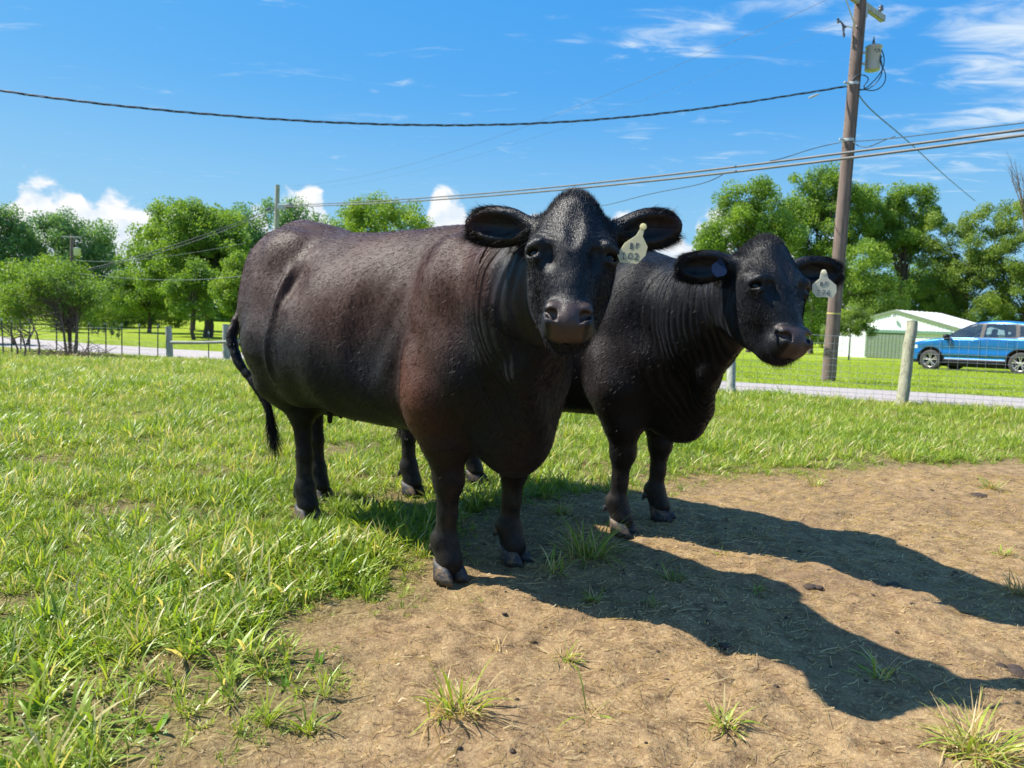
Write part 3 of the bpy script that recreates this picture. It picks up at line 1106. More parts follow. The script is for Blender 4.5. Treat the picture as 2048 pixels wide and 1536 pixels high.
    dirh = dv / dl * .7
    dirh[:, 1] += np.where(ha_[idx] > .02, .8, -.5)
    dd = s_ * dirh[:, :1] + aa * dirh[:, 1:2] + tri_n[idx] * .28
    dd = dd + r.normal(size=dd.shape) * .12
    dd /= np.linalg.norm(dd, axis=1)[:, None]
    LL = .007 + .012 * np.clip((-.02 - ha_[idx]) / .15, 0, 1)
    strands('face_hair', V[idx] - off, dd, LL * r.uniform(.7, 1.3, len(idx)), .0010, M_HAIRB, root, .1, 2, r=r)
    mp_ = (wh > .6) & (ha_ < -.15) & (np.abs(hs_) < .05) & (hn_ > -.16)
    idx = pick(mp_, 2600, r)
    dd = tri_n[idx] * .6 + aa * .55 + r.normal(size=(len(idx), 3)) * .35
    dd /= np.linalg.norm(dd, axis=1)[:, None]
    strands('poll_tuft', V[idx] - off, dd, r.uniform(.012, .028, len(idx)), .0012, M_HAIRB, root, .3, 2, r=r)
    mc = (wh > .5) & (ha_ > .225) & (hn_ < -.07) & (nose < .1)
    idx = pick(mc, 1500, r)
    dd = tri_n[idx] * .5 + aa * .8 + r.normal(size=(len(idx), 3)) * .2
    dd /= np.linalg.norm(dd, axis=1)[:, None]
    strands('chin_whiskers', V[idx] - off, dd, r.uniform(.010, .030, len(idx)), .0009, M_HAIRB, root, .1, 2, r=r)
    # body coat hair: gives the outline its nap
    mb_ = (wh < .4) & (lz > .25)
    w_ = np.where(mb_)[0]
    idx = r.choice(w_, 110000)
    hd_ = -f * .75 - z * .65
    dd = hd_ - tri_n[idx] * (tri_n[idx] @ hd_)[:, None]
    dd = dd + tri_n[idx] * .11 + r.normal(size=dd.shape) * .06
    dd /= np.linalg.norm(dd, axis=1)[:, None]
    Lb = r.uniform(.010, .020, len(idx))
    o = strands('coat_hair', V[idx] - off, dd, Lb, .0011, M_CHAIR, root, .1, 1, r=r)
    for nm, typ, arr in (('col', 'FLOAT_COLOR', np.column_stack([col, np.ones(len(V))])[idx]),):
        vattr(o.data, nm, typ, np.repeat(arr, 3, 0))
    # tail switch
    te = np.array(tail[-1]) - off
    te0 = np.array(tail[-2]) - off
    n = 900
    t = r.uniform(0, 1, n)[:, None]
    PP = te0 * (1 - t) + te * t + r.normal(size=(n, 3)) * .009
    dd = nrm(te - te0) + r.normal(size=(n, 3)) * .10 + np.array([0, 0, -.3])
    dd /= np.linalg.norm(dd, axis=1)[:, None]
    strands('tail_switch', PP, dd, r.uniform(.08, .20, n), .0022, M_HAIRB, root, .15, 3, r=r)
    # teats
    for (a, b_) in ((.26, -.07), (.14, -.07), (.26, .07), (.14, .07)):
        tt = MB()
        p0 = W(-WB + a, b_, .50) - off
        tt.tube([p0 + z * .03, p0 - z * .01, p0 - z * .035, p0 - z * .042], [.016, .013, .011, .004], 10)
        tt.build('teat', M_HAIRB, root)
    return dict(root=root, Hd=Hd, s=s_, a=aa, n=nn, hs=hs, ears=ear_fr, off=off, W=W)


TORSO1 = [(.36, .92, .74, .05), (.30, 1.04, .60, .11), (.18, 1.20, .50, .18), (.05, 1.285, .47, .225), (-.10, 1.325, .49, .25), (-.35, 1.325, .50, .30),
          (-.65, 1.325, .50, .37), (-.90, 1.345, .53, .37), (-1.08, 1.385, .60, .34), (-1.25, 1.415, .70, .31), (-1.40, 1.405, .78, .28),
          (-1.52, 1.34, .86, .20), (-1.58, 1.24, .96, .11), (-1.62, 1.16, 1.06, .03)]

g = lambda px, py: G(px, py)[:2]
c1f = [g(892, 1152), g(1020, 1118), g(612, 1035), g(636, 992)]
c1F = (c1f[0] + c1f[1]) / 2
c1R = (c1f[2] + c1f[3]) / 2
tail1 = [U(520, 520, 3.98), U(492, 612, 3.95), U(460, 672, 3.90), U(476, 726, 3.86), U(512, 772, 3.82), U(536, 812, 3.80), U(545, 860, 3.80)]
E1 = U(1146, 488, 2.06)
cow1 = build_cow('larger brownish black cow in front, facing us, ear tag 102', c1F, c1R, c1f,
                 dict(E=E1, yaw=-.05, tilt=R(25), roll=.035, s=1.0, ears=((R(7), -.12), (R(16), -.10)), neck=(-.32, .04), f0=.22, fold=1.0),
                 TORSO1, (.047, .020, .0125), 1, tail1, 1.0)
c2f = [g(1236, 1062), g(1312, 1034), g(820, 985), g(945, 960)]
c2F = (c2f[0] + c2f[1]) / 2
c2R = (c2f[2] + c2f[3]) / 2
TORSO2 = [(x, zt + .02 * (x > -.5), zb + .02, w) for x, zt, zb, w in TORSO1]
E2 = U(1574, 560, 2.68)
tail2 = [c for c in ()]
w2 = np.array([c2R[0], c2R[1], 0])
d2 = nrm(np.array([c2F[0] - c2R[0], c2F[1] - c2R[1], 0]))
tail2 = [w2 - d2 * .32 + np.array([0, 0, q]) for q in (1.15, 1.0, .85, .7, .58, .46, .36)]
cow2 = build_cow('jet black cow behind and to the right, ear tag 276', c2F, c2R, c2f,
                 dict(E=E2, yaw=R(20), tilt=R(25), roll=.05, s=1.03, ears=((R(3), -.38), (R(-3), .22)), neck=(-.42, .02), f0=.16, fold=1.0),
                 TORSO2, (.030, .017, .016), 2, tail2, 1.0)

# ------------------------------------------------------------------ ground
DIRT_PX = [(300, 1640), (400, 1530), (500, 1470), (620, 1425), (690, 1350), (650, 1268), (740, 1225), (880, 1195), (910, 1150), (945, 1085), (985, 1020), (1100, 1000), (1210, 990),
           (1340, 990), (1400, 958), (1560, 958), (1700, 945), (1850, 935), (2048, 932), (2500, 925), (3300, 1000), (2900, 1700)]
DP = np.array([G(*p)[:2] for p in DIRT_PX])


def dirt_sd(x, y):
    """signed distance to the worn patch, negative inside"""
    x, y = np.asarray(x, float), np.asarray(y, float)
    d = np.full(x.shape, 1e9)
    ins = np.zeros(x.shape, bool)
    n = len(DP)
    for i in range(n):
        a, b = DP[i], DP[(i + 1) % n]
        e = b - a
        t = np.clip(((x - a[0]) * e[0] + (y - a[1]) * e[1]) / (e @ e), 0, 1)
        d = np.minimum(d, np.hypot(x - a[0] - t * e[0], y - a[1] - t * e[1]))
        c = ((a[1] > y) != (b[1] > y)) & (x < (b[0] - a[0]) * (y - a[1]) / (b[1] - a[1] + 1e-12) + a[0])
        ins ^= c
    return np.where(ins, -d, d)


def grassiness(x, y):
    n = fbm(x * 2.2, y * 2.2, 0, 3, 31) * .22 + fbm(x * 9, y * 9, 0, 2, 37) * .09
    return ss(-.16, .26, dirt_sd(x, y) + n)


def relief(x, y):
    g_ = grassiness(x, y)
    h = fbm(x * 3.1, y * 3.1, 0, 3, 41) * .026 + fbm(x * 17, y * 17, 0, 4, 43) * .015 * (1 - .3 * g_) + np.maximum(fbm(x * 30, y * 30, 0, 2, 47) - .32, 0) * .030
    # hoof pocks
    r_ = np.random.default_rng(5)
    for _ in range(70):
        cx, cy, s_ = r_.uniform(-1.5, 3.4), r_.uniform(1.3, 4.6), r_.uniform(.03, .06)
        q = ((x - cx) ** 2 + (y - cy) ** 2) / s_ ** 2
        h = h - .015 * np.exp(-q) + .005 * np.exp(-(q - 1.8) ** 2)
    return h


NX0, NX1, NY0, NY1 = -3.4, 3.8, 1.0, 6.9


def ground_mat():
    m, N = newmat('ground')
    pos = N.n('ShaderNodeNewGeometry').outputs['Position']
    at = N.n('ShaderNodeAttribute', attribute_name='kind')
    sep = N.n('ShaderNodeSeparateColor', {0: at.outputs['Color']})
    gr, lawn, _ = sep.outputs
    n1 = N.noise(pos, 1.1, 6, .6).outputs[0]
    n2 = N.noise(pos, 14, 7, .65).outputs[0]
    n3 = N.noise(pos, 85, 4, .7).outputs[0]
    n4 = N.noise(pos, 300, 2, .6).outputs[0]
    dirt = N.ramp(n2, [(.30, (0.100, 0.062, 0.031)), (.44, (0.205, 0.132, 0.067)), (.58, (0.290, 0.194, 0.098)), (.75, (0.365, 0.258, 0.132))])
    dirt = N.mix(N.maprange(n3, .52, .68, 0, .65), dirt, (0.50, 0.38, 0.20))
    dirt = N.mix(N.maprange(n3, .42, .30, 0, .75), dirt, (0.070, 0.040, 0.024))
    dirt = N.mix(N.maprange(n1, .50, .68, 0, .60), dirt, (0.170, 0.105, 0.062))
    dirt = N.mix(N.maprange(n4, .62, .70, 0, .6), dirt, (0.50, 0.38, 0.22))
    thatch = N.ramp(n3, [(.3, (0.075, 0.052, 0.022)), (.5, (0.150, 0.120, 0.048)), (.7, (0.30, 0.245, 0.105))])
    lw = N.ramp(N.noise(pos, 5.5, 6, .7).outputs[0], [(.30, (0.220, 0.320, 0.016)), (.52, (0.330, 0.430, 0.024)), (.75, (0.430, 0.490, 0.040))])
    lw = N.mix(N.maprange(N.noise(pos, 60, 3, .7).outputs[0], .4, .7, 0, .35), lw, (0.105, 0.180, 0.010))
    lw = N.mix(N.maprange(N.noise(pos, .35, 3, .6).outputs[0], .5, .7, 0, .45), lw, (0.375, 0.405, 0.050))
    c = N.mix(gr, dirt, thatch)
    c = N.mix(lawn, c, lw)
    hh = N.math('ADD', N.math('MULTIPLY', n2, .012), N.math('ADD', N.math('MULTIPLY', n3, .006), N.math('MULTIPLY', n4, .0018)))
    hh = N.math('ADD', hh, N.math('MULTIPLY', N.math('MULTIPLY', N.noise(pos, 22, 3, .7).outputs[0], lawn), .10))
    bp = N.n('ShaderNodeBump', {'Height': hh, 'Strength': 1.0, 'Distance': 1.0})
    p = N.n('ShaderNodeBsdfPrincipled', {'Base Color': c, 'Roughness': .95, 'Specular IOR Level': .15, 'Normal': bp.outputs[0]})
    N.n('ShaderNodeOutputMaterial', {0: p.outputs[0]})
    return m


M_GROUND = ground_mat()
# fence line of the paddock (ground plan)
FL = np.array([(-40, 34), (-20, 25.5), (-13.5, 22.6), (-7.6, 21.5), (-3.5, 16.2), (-1.0, 12.45), (3.25, 10.95), (5.38, 10.2), (7.6, 9.42), (14, 7.2), (60, -9)])


def yfence(x):
    return np.interp(x, FL[:, 0], FL[:, 1])


def gridmesh(xs, ys, zf):
    X, Y = np.meshgrid(xs, ys, indexing='ij')
    Z = zf(X, Y)
    V = np.stack([X, Y, Z], -1).reshape(-1, 3)
    nx, ny = X.shape
    i = np.arange(nx * ny).reshape(nx, ny)
    F = np.stack([i[:-1, :-1], i[1:, :-1], i[1:, 1:], i[:-1, 1:]], -1).reshape(-1, 4)
    return V, F


u = np.linspace(-1, 1, 260)
xs = np.sinh(u * 5.2) / np.sinh(5.2) * 900
v = np.linspace(-.62, 1, 300)
ys = np.sinh(v * 5.2) / np.sinh(5.2) * 1400


def zbase(x, y):
    inside = ss(NX0 + .02, NX0 + .3, x) * (1 - ss(NX1 - .3, NX1 - .02, x)) * ss(NY0 + .02, NY0 + .3, y) * (1 - ss(NY1 - .3, NY1 - .02, y))
    return ZT(x, y) - .035 * inside + .0 * x


V, F = gridmesh(xs, ys, zbase)
me = mesh_np('ground', V, F, [M_GROUND])
pas = 1 - ss(-.15, .15, V[:, 1] - yfence(V[:, 0]))
gr_ = grassiness(V[:, 0], V[:, 1])
gr_ = np.where(V[:, 1] < .5, np.maximum(gr_, ss(-2, 0, -V[:, 0] - 1)), gr_)
vattr(me, 'kind', 'FLOAT_COLOR', np.column_stack([gr_, 1 - pas, pas * 0, pas * 0 + 1]))
link('ground', me)['kind'] = 'structure'
xs = np.arange(NX0, NX1 + .001, .016)
ys = np.arange(NY0, NY1 + .001, .016)


def znear(x, y):
    e = np.minimum.reduce([x - NX0, NX1 - x, y - NY0, NY1 - y])
    return ZT(x, y) + relief(x, y) * ss(0, .4, e) - .012 + .0 * x


V, F = gridmesh(xs, ys, znear)
me = mesh_np('paddock_soil', V, F, [M_GROUND])
gr_ = grassiness(V[:, 0], V[:, 1])
vattr(me, 'kind', 'FLOAT_COLOR', np.column_stack([gr_, gr_ * 0, gr_ * 0, gr_ * 0 + 1]))
link('paddock_soil', me)['kind'] = 'structure'


def ZG(x, y):
    x, y = np.asarray(x, float), np.asarray(y, float)
    near = (x > NX0) & (x < NX1) & (y > NY0) & (y < NY1)
    z_ = ZT(x, y)
    if near.any():
        z_ = np.where(near, znear(np.where(near, x, 0), np.where(near, y, 2)), z_)
    return z_


# ------------------------------------------------------------------ lane behind the fence
M_ROAD = None
m, N = newmat('lane_gravel')
pos = N.n('ShaderNodeNewGeometry').outputs['Position']
a = N.noise(pos, 9, 7, .7).outputs[0]
b = N.noise(pos, 120, 3, .7).outputs[0]
c = N.ramp(a, [(.3, (0.30, 0.265, 0.245)), (.7, (0.46, 0.42, 0.40))])
c = N.mix(N.maprange(b, .4, .7, 0, .5), c, (0.22, 0.19, 0.175))
bp = N.n('ShaderNodeBump', {'Height': b, 'Strength': .8, 'Distance': .01})
p = N.n('ShaderNodeBsdfPrincipled', {'Base Color': c, 'Roughness': .9, 'Normal': bp.outputs[0]})
N.n('ShaderNodeOutputMaterial', {0: p.outputs[0]})
M_ROAD = m
cen = np.array([(34, -1.5), (20, 4.6), (11.5, 8.95), (7.34, 10.75), (3.6, 12.15), (-.5, 14.4), (-4.5, 19.2), (-7.5, 22.9), (-10.5, 25.0), (-14.5, 26.4), (-20, 29.2), (-27, 33.5), (-45, 46)], float)
wid = np.array([2.6, 2.6, 2.6, 2.55, 2.5, 2.6, 2.8, 3.2, 4.2, 4.4, 5.0, 5.4, 6])
tt = np.linspace(0, len(cen) - 1, 260)
cx, cy, cw = (np.interp(tt, np.arange(len(cen)), q) for q in (cen[:, 0], cen[:, 1], wid))
ker = np.hanning(25); ker /= ker.sum()
cx, cy, cw = (np.convolve(np.pad(q, 12, mode='edge'), ker, 'valid') for q in (cx, cy, cw))
tx, ty = np.gradient(cx), np.gradient(cy)
tl = np.hypot(tx, ty)
nxx, nyy = -ty / tl, tx / tl
V, ncol = [], 9
for j in range(ncol):
    s_ = (j / (ncol - 1) - .5)
    w_ = cw * (1 + (.06 * fbm(cx * 1.3, cy * 1.3, j, 3, 51) if j in (0, ncol - 1) else 0))
    X, Y = cx + nxx * s_ * w_, cy + nyy * s_ * w_
    V.append(np.stack([X, Y, ZT(X, Y) + .012 + .03 * (1 - (2 * s_) ** 2)], -1))
V = np.stack(V, 1).reshape(-1, 3)
i = np.arange(len(cx) * ncol).reshape(len(cx), ncol)
F = np.stack([i[:-1, :-1], i[:-1, 1:], i[1:, 1:], i[1:, :-1]], -1).reshape(-1, 4)
link('lane', mesh_np('lane', V, F[:, ::-1], [M_ROAD]))['kind'] = 'structure'


# ------------------------------------------------------------------ grass
def grass_mat(name, cols, straw, trans=.4, sf=.35):
    m, N = newmat(name)
    oi = N.n('ShaderNodeObjectInfo').outputs['Random']
    br = N.n('ShaderNodeAttribute', attribute_name='br').outputs['Fac']
    bt = N.n('ShaderNodeAttribute', attribute_name='bt').outputs['Fac']
    pos = N.n('ShaderNodeNewGeometry').outputs['Position']
    n1 = N.noise(pos, 1.3, 3, .6).outputs[0]
    f = N.math('ADD', N.math('MULTIPLY', n1, .75), N.math('ADD', N.math('MULTIPLY', oi, .30), N.math('MULTIPLY', N.math('SUBTRACT', br, .5), .35)))
    c = N.ramp(f, [(.25, cols[0]), (.52, cols[1]), (.85, cols[2])])
    c = N.mix(N.math('MULTIPLY', N.maprange(bt, .45, .0), .45), c, (0.26, 0.25, 0.10))
    dry = N.maprange(N.math('ADD', br, N.math('MULTIPLY', N.math('SUBTRACT', n1, .5), .8)), 1 - sf, 1 - sf + .05)
    c = N.mix(dry, c, straw)
    d = N.n('ShaderNodeBsdfPrincipled', {'Base Color': c, 'Roughness': .42, 'Specular IOR Level': .45})
    t = N.n('ShaderNodeBsdfTranslucent', {0: N.mix(1.0, c, (1.3, 1.25, .55), 'MULTIPLY')})
    mx = N.n('ShaderNodeMixShader', {0: trans, 1: d.outputs[0], 2: t.outputs[0]})
    N.n('ShaderNodeOutputMaterial', {0: mx.outputs[0]})
    return m


M_GR = grass_mat('grass_blades', [(0.130, 0.220, 0.016), (0.275, 0.390, 0.034), (0.470, 0.530, 0.095)], (0.60, 0.52, 0.26), sf=.15)
M_GRL = grass_mat('lawn_blades', [(0.230, 0.330, 0.018), (0.320, 0.430, 0.026), (0.420, 0.490, 0.045)], (0.48, 0.46, 0.16), sf=.05)
M_DRY = grass_mat('dry_blades', [(0.399, 0.282, 0.112), (0.532, 0.387, 0.176), (0.380, 0.317, 0.104)], (0.627, 0.484, 0.256), sf=.4)
M_LEAFY = grass_mat('broad_leaves', [(0.116, 0.247, 0.018), (0.189, 0.345, 0.027), (0.290, 0.435, 0.045)], (0.522, 0.450, 0.090), sf=.06)


def tuft(name, n, L, w, spread, arch, mat, seed, seg=3, foot=.02, twist=.4):
    r_ = np.random.default_rng(seed)
    az = r_.uniform(0, 2 * pi, n)
    tilt = np.abs(r_.normal(0, spread, n))
    Ls = r_.uniform(L[0], L[1], n)
    ws = r_.uniform(w[0], w[1], n) * (1.35 if mat in (M_GR, M_LEAFY) else 1.0)
    ar = r_.uniform(arch[0], arch[1], n)
    d = np.stack([np.cos(az), np.sin(az), np.zeros(n)], 1)
    up = np.array([0, 0, 1.0])
    base = d * r_.uniform(0, foot, n)[:, None] + r_.normal(size=(n, 3)) * [foot * .5, foot * .5, 0]
    sa = az + pi / 2 + r_.normal(0, twist, n)
    side = np.stack([np.cos(sa), np.sin(sa), np.zeros(n)], 1)
    rows, bts = [], []
    p = base.copy()
    ang = tilt.copy()
    for i in range(seg + 1):
        t = i / seg
        ww = ws * (1 - t ** 2.2) * (0.7 + .6 * min(t * 2, 1))
        if i < seg:
            rows += [p - side * ww[:, None] / 2, p + side * ww[:, None] / 2]
            bts += [t, t]
        else:
            rows += [p]
            bts += [1]
        ang = ang + ar / seg
        p = p + (d * np.sin(ang)[:, None] + up * np.cos(ang)[:, None]) * (Ls / seg)[:, None]
    V = np.stack(rows, 1)
    k = V.shape[1]
    b = np.arange(n)[:, None] * k
    T = []
    for i in range(seg - 1):
        T += [b + [2 * i, 2 * i + 1, 2 * i + 3], b + [2 * i, 2 * i + 3, 2 * i + 2]]
    T += [b + [2 * seg - 2, 2 * seg - 1, 2 * seg]]
    V = V.reshape(-1, 3)
    V[:, 2] = np.maximum(V[:, 2], .003 + r_.uniform(0, .006, len(V)))
    me = mesh_np(name, V, np.concatenate(T), [mat])
    vattr(me, 'br', 'FLOAT', np.repeat(r_.uniform(0, 1, n), k))
    vattr(me, 'bt', 'FLOAT', np.tile(bts, n))
    return me


def leafy(name, n, size, mat, seed, hgt=.05):
    """clover-like: small round leaflets on short stems"""
    r_ = np.random.default_rng(seed)
    V, F, br, bt = [], [], [], []
    for i in range(n):
        c = np.array([r_.normal() * .035, r_.normal() * .035, r_.uniform(.2, 1) * hgt])
        up = nrm([r_.normal() * .35, r_.normal() * .35, 1])
        a0 = r_.uniform(0, 2 * pi)
        x_ = nrm(np.cross(up, [1, .2, 0]))
        y_ = np.cross(up, x_)
        for k in range(3):
            a = a0 + k * 2.094
            d = x_ * cos(a) + y_ * sin(a)
            e = np.cross(up, d)
            s_ = r_.uniform(size[0], size[1])
            q = [c, c + d * s_ * .6 + e * s_ * .45 + up * s_ * .15, c + d * s_ * 1.1, c + d * s_ * .6 - e * s_ * .45 + up * s_ * .15]
            b = len(V)
            V += q
            F += [(b, b + 1, b + 2), (b, b + 2, b + 3)]
            rr = r_.uniform()
            br += [rr] * 4
            bt += [1] * 4
    me = mesh_np(name, V, F, [mat])
    vattr(me, 'br', 'FLOAT', br)
    vattr(me, 'bt', 'FLOAT', bt)
    return me




def protos(meshes, cname):
    c = bpy.data.collections.new(cname)
    for i, me in enumerate(meshes):
        o = bpy.data.objects.new('%02d_tuft' % i, me)
        c.objects.link(o)
    return c


def scatter(name, coll, P, rot, scl, idx, label):
    me = bpy.data.meshes.new(name)
    me.vertices.add(len(P))
    me.vertices.foreach_set('co', np.asarray(P, np.float32).ravel())
    vattr(me, 'rot', 'FLOAT_VECTOR', rot)
    vattr(me, 'scl', 'FLOAT', scl)
    a = me.attributes.new('idx', 'INT', 'POINT')
    a.data.foreach_set('value', np.asarray(idx, np.int32))
    o = link(name, me)
    tag(o, label, 'grass', kind='stuff')
    ng = bpy.data.node_groups.new(name, 'GeometryNodeTree')
    ng.interface.new_socket('Geometry', in_out='INPUT', socket_type='NodeSocketGeometry')
    ng.interface.new_socket('Geometry', in_out='OUTPUT', socket_type='NodeSocketGeometry')
    gi, go = ng.nodes.new('NodeGroupInput'), ng.nodes.new('NodeGroupOutput')
    ci = ng.nodes.new('GeometryNodeCollectionInfo')
    ci.inputs[0].default_value = coll
    ci.inputs[1].default_value = True
    ci.inputs[2].default_value = True
    iop = ng.nodes.new('GeometryNodeInstanceOnPoints')
    iop.inputs['Pick Instance'].default_value = True

    def na(nm, t):
        nd = ng.nodes.new('GeometryNodeInputNamedAttribute')
        nd.data_type = t
        nd.inputs[0].default_value = nm
        return nd.outputs[0]
    er = ng.nodes.new('FunctionNodeEulerToRotation')
    L = ng.links.new
    L(na('rot', 'FLOAT_VECTOR'), er.inputs[0])
    L(gi.outputs[0], iop.inputs['Points'])
    L(ci.outputs[0], iop.inputs['Instance'])
    L(na('idx', 'INT'), iop.inputs['Instance Index'])
    L(er.outputs[0], iop.inputs['Rotation'])
    L(na('scl', 'FLOAT'), iop.inputs['Scale'])
    L(iop.outputs[0], go.inputs[0])
    md = o.modifiers.new('scatter', 'NODES')
    md.node_group = ng
    return o


def sample(n, t0, t1, y0, y1, r_):
    """uniform ground density inside the wedge seen by the camera (a margin included)"""
    y = np.sqrt(r_.uniform(y0 ** 2, y1 ** 2, n))
    x = r_.uniform(t0, t1, n) * y
    return x, y


r = np.random.default_rng(99)
K = [tuft('t', 16, (.05, .13), (.003, .006), .45, (.2, 1.0), M_GR, 1), tuft('t', 18, (.06, .16), (.003, .007), .5, (.3, 1.3), M_GR, 2),
     tuft('t', 14, (.04, .10), (.004, .007), .7, (.3, 1.2), M_GR, 3), tuft('t', 20, (.10, .22), (.004, .008), .38, (.5, 1.5), M_GR, 4, 4),
     tuft('t', 12, (.12, .26), (.006, .011), .45, (.7, 1.8), M_GR, 5, 4), tuft('t', 16, (.04, .12), (.002, .004), 1.0, (.2, 1.0), M_DRY, 6),
     leafy('t', 9, (.010, .018), M_LEAFY, 7, .05), leafy('t', 12, (.008, .015), M_LEAFY, 8, .07), tuft('t', 8, (.04, .09), (.010, .020), .9, (.2, .9), M_LEAFY, 9, 3)]
CG = protos(K, 'pasture_tufts')
X, Y, S, I = [], [], [], []
for (y0, y1, dens, smul) in ((1.2, 2.4, 1350, .66), (2.4, 4.2, 1100, .68), (4.2, 7.5, 620, .66), (7.5, 12, 360, .72), (12, 23, 180, .85)):
    t0, t1 = -.86, .86
    n = int(dens * (t1 - t0) * (y1 ** 2 - y0 ** 2) / 2)
    x, y = sample(n, t0, t1, y0, y1, r)
    g_ = grassiness(x, y) if y0 < 8 else np.ones(n)
    ok = (r.uniform(size=n) < g_ ** 1.3) & (y < yfence(x) - .02)
    # thin, worn spots inside the sward
    thin = fbm(x * 1.7, y * 1.7, 0, 3, 61)
    ok &= r.uniform(size=n) > np.clip((thin - .17 + .08 * ss(4.2, 2.2, y) + .05 * (x > -2)) * 2.6, 0, .80) * (y < 6)
    x, y, g_ = x[ok], y[ok], g_[ok]
    n = len(x)
    hgt = fbm(x * 1.1, y * 1.1, 0, 3, 71)
    u = r.uniform(size=n)
    idx = np.select([u < .26, u < .46, u < .62, u < .74, u < .79, u < .86, u < .92, u < .97], [0, 1, 2, 3, 4, 5, 6, 7], 8)
    edge = (g_ < .8) & (r.uniform(size=n) < .45)
    idx = np.where(edge, np.where(r.uniform(size=n) < .5, 5, 2), idx)
    idx = np.where((idx >= 6) & (y > 7), 1, idx)
    lush = ss(.05, .30, fbm(x * .9 + 3, y * .9, 0, 2, 75)) * (g_ > .9)
    idx = np.where((r.uniform(size=n) < .30 * lush) & (idx < 4), 4, idx)
    s_ = smul * r.uniform(.55, 1.05, n) * (1 + .50 * hgt + .15 * lush) * (.55 + .45 * ss(.2, 1, g_))
    fe = np.exp(-((y - yfence(x)) / .35) ** 2)
    s_ *= 1 - .25 * fe + .3 * fe * (r.uniform(size=n) < .5)
    X.append(x); Y.append(y); S.append(s_); I.append(idx)
X, Y, S, I = map(np.concatenate, (X, Y, S, I))
Z = ZG(X, Y) - .004
n = len(X)
# trampled round the hooves: keep clumps from standing inside the legs
keepm = np.ones(n, bool)
for fo in c1f + c2f:
    S = S * (1 - .50 * np.exp(-(np.hypot(X - fo[0], Y - fo[1] + .10) / .22) ** 2))
for fo in c1f + c2f:
    keepm &= np.hypot(X - fo[0], Y - fo[1]) > .085
X, Y, Z, S, I = (q[keepm] for q in (X, Y, Z, S, I))
n = len(X)
rot = np.column_stack([r.normal(0, .12, n), r.normal(0, .12, n), r.uniform(0, 2 * pi, n)])
scatter('pasture_grass', CG, np.column_stack([X, Y, Z]), rot, S, I, 'uneven green pasture grass with dry blades around the worn patch')
print('pasture tufts', n)

# mown lawn across the lane
KL = [tuft('t', 22, (.025, .055), (.004, .008), .5, (.2, .8), M_GRL, 21, 2, foot=.10), tuft('t', 22, (.03, .07), (.004, .009), .6, (.2, .9), M_GRL, 22, 2, foot=.12)]
CLN = protos(KL, 'lawn_tufts')
n = 30000
x, y = sample(n, -.85, .85, 10, 34, r)
dl = np.full(n, 1e9)
for k in range(0, len(cx), 3):
    dl = np.minimum(dl, np.hypot(x - cx[k], y - cy[k]) - cw[k] * .5)
ok = (y > yfence(x) + .2) & (dl > .02)
x, y = x[ok], y[ok]
n = len(x)
scatter('lawn_grass', CLN, np.column_stack([x, y, ZT(x, y)]), np.column_stack([x * 0, x * 0, r.uniform(0, 6.28, n)]), r.uniform(.8, 1.5, n), r.integers(0, 2, n),
        'short bright green mown lawn grass beyond the lane')


# single clumps standing on the bare soil: things one could count
def clump(px, py, label, sc, dry, kind, seed, n=40):
    p_ = G(px, py)
    z_ = float(ZG(np.array([p_[0]]), np.array([p_[1]]))[0])
    root = empty('grass_clump', (p_[0], p_[1], z_ - .004), label, 'grass clump', 'grass clumps growing on the bare soil')
    if kind != 'dry':
        me = tuft('green_blades', n, (.06 * sc, .19 * sc), (.0022, .0055), .70, (.4, 1.8), M_GR, seed, 4, foot=.035 * sc)
        link('green_blades', me, root)
    me = tuft('dry_blades', int(n * dry), (.05 * sc, .15 * sc), (.002, .005), .95, (.3, 1.2), M_DRY, seed + 1, 4, foot=.045 * sc)
    link('dry_blades', me, root)


for a in ((1178, 1108, 'thick green grass clump beside the forefoot of cow 276', 1.5, .5, 'g', 201, 150), (1108, 1140, 'spidery green grass clump just right of the front hoof of cow 102', .85, .6, 'g', 203, 34),
          (1345, 1152, 'low sprawling green clump in the cow shadow', .6, .8, 'g', 205, 34), (1955, 1500, 'large pale green clump in the bottom right corner', 1.1, 1.2, 'g', 207, 80),
          (905, 1415, 'broad half dry clump on the bare soil at bottom centre', 1.05, 2.2, 'g', 209, 46), (1452, 1442, 'small pale tufted clump on bare soil, lower right of centre', .55, 1.2, 'g', 211, 34),
          (1762, 1345, 'sparse green clump inside the shadow of the cow head', .75, .7, 'g', 213, 18), (2035, 1190, 'brown wiry clump at the right edge of the picture', .85, 1, 'dry', 215, 90),
          (1132, 1300, 'small half dry clump in the middle of the bare soil', .6, 1.6, 'g', 217, 18), (1512, 1172, 'tiny green sprout in the upper cow shadow', .4, .5, 'g', 219, 12),
          (1442, 1104, 'thin green sprout at the start of the long shadow', .5, .6, 'g', 221, 16), (1188, 1195, 'low weedy clump below the front hooves', .45, .8, 'g', 223, 30),
          (1310, 1202, 'short green sprig on the shadow edge', .4, .8, 'g', 225, 18), (2010, 1110, 'pale thin clump near the right edge above the brown one', .5, 1.4, 'g', 227, 16),
          (1185, 1420, 'single upright seedling with dry stalks near the bottom', .7, 2.4, 'g', 229, 5), (1000, 1290, 'withered small clump left of the middle of the bare soil', .5, 1, 'dry', 231, 26),
          (1120, 1020, 'half dry clump between the two cows', .75, 1.4, 'g', 233, 44), (1635, 965, 'green clump at the upper edge of the bare soil', .7, .9, 'g', 235, 34),
          (1985, 975, 'yellowed upright clump on the far right soil edge', .75, 1.3, 'g', 237, 40)):
    clump(a[0], a[1], a[2], a[3], a[4], a[5], a[6], a[7])

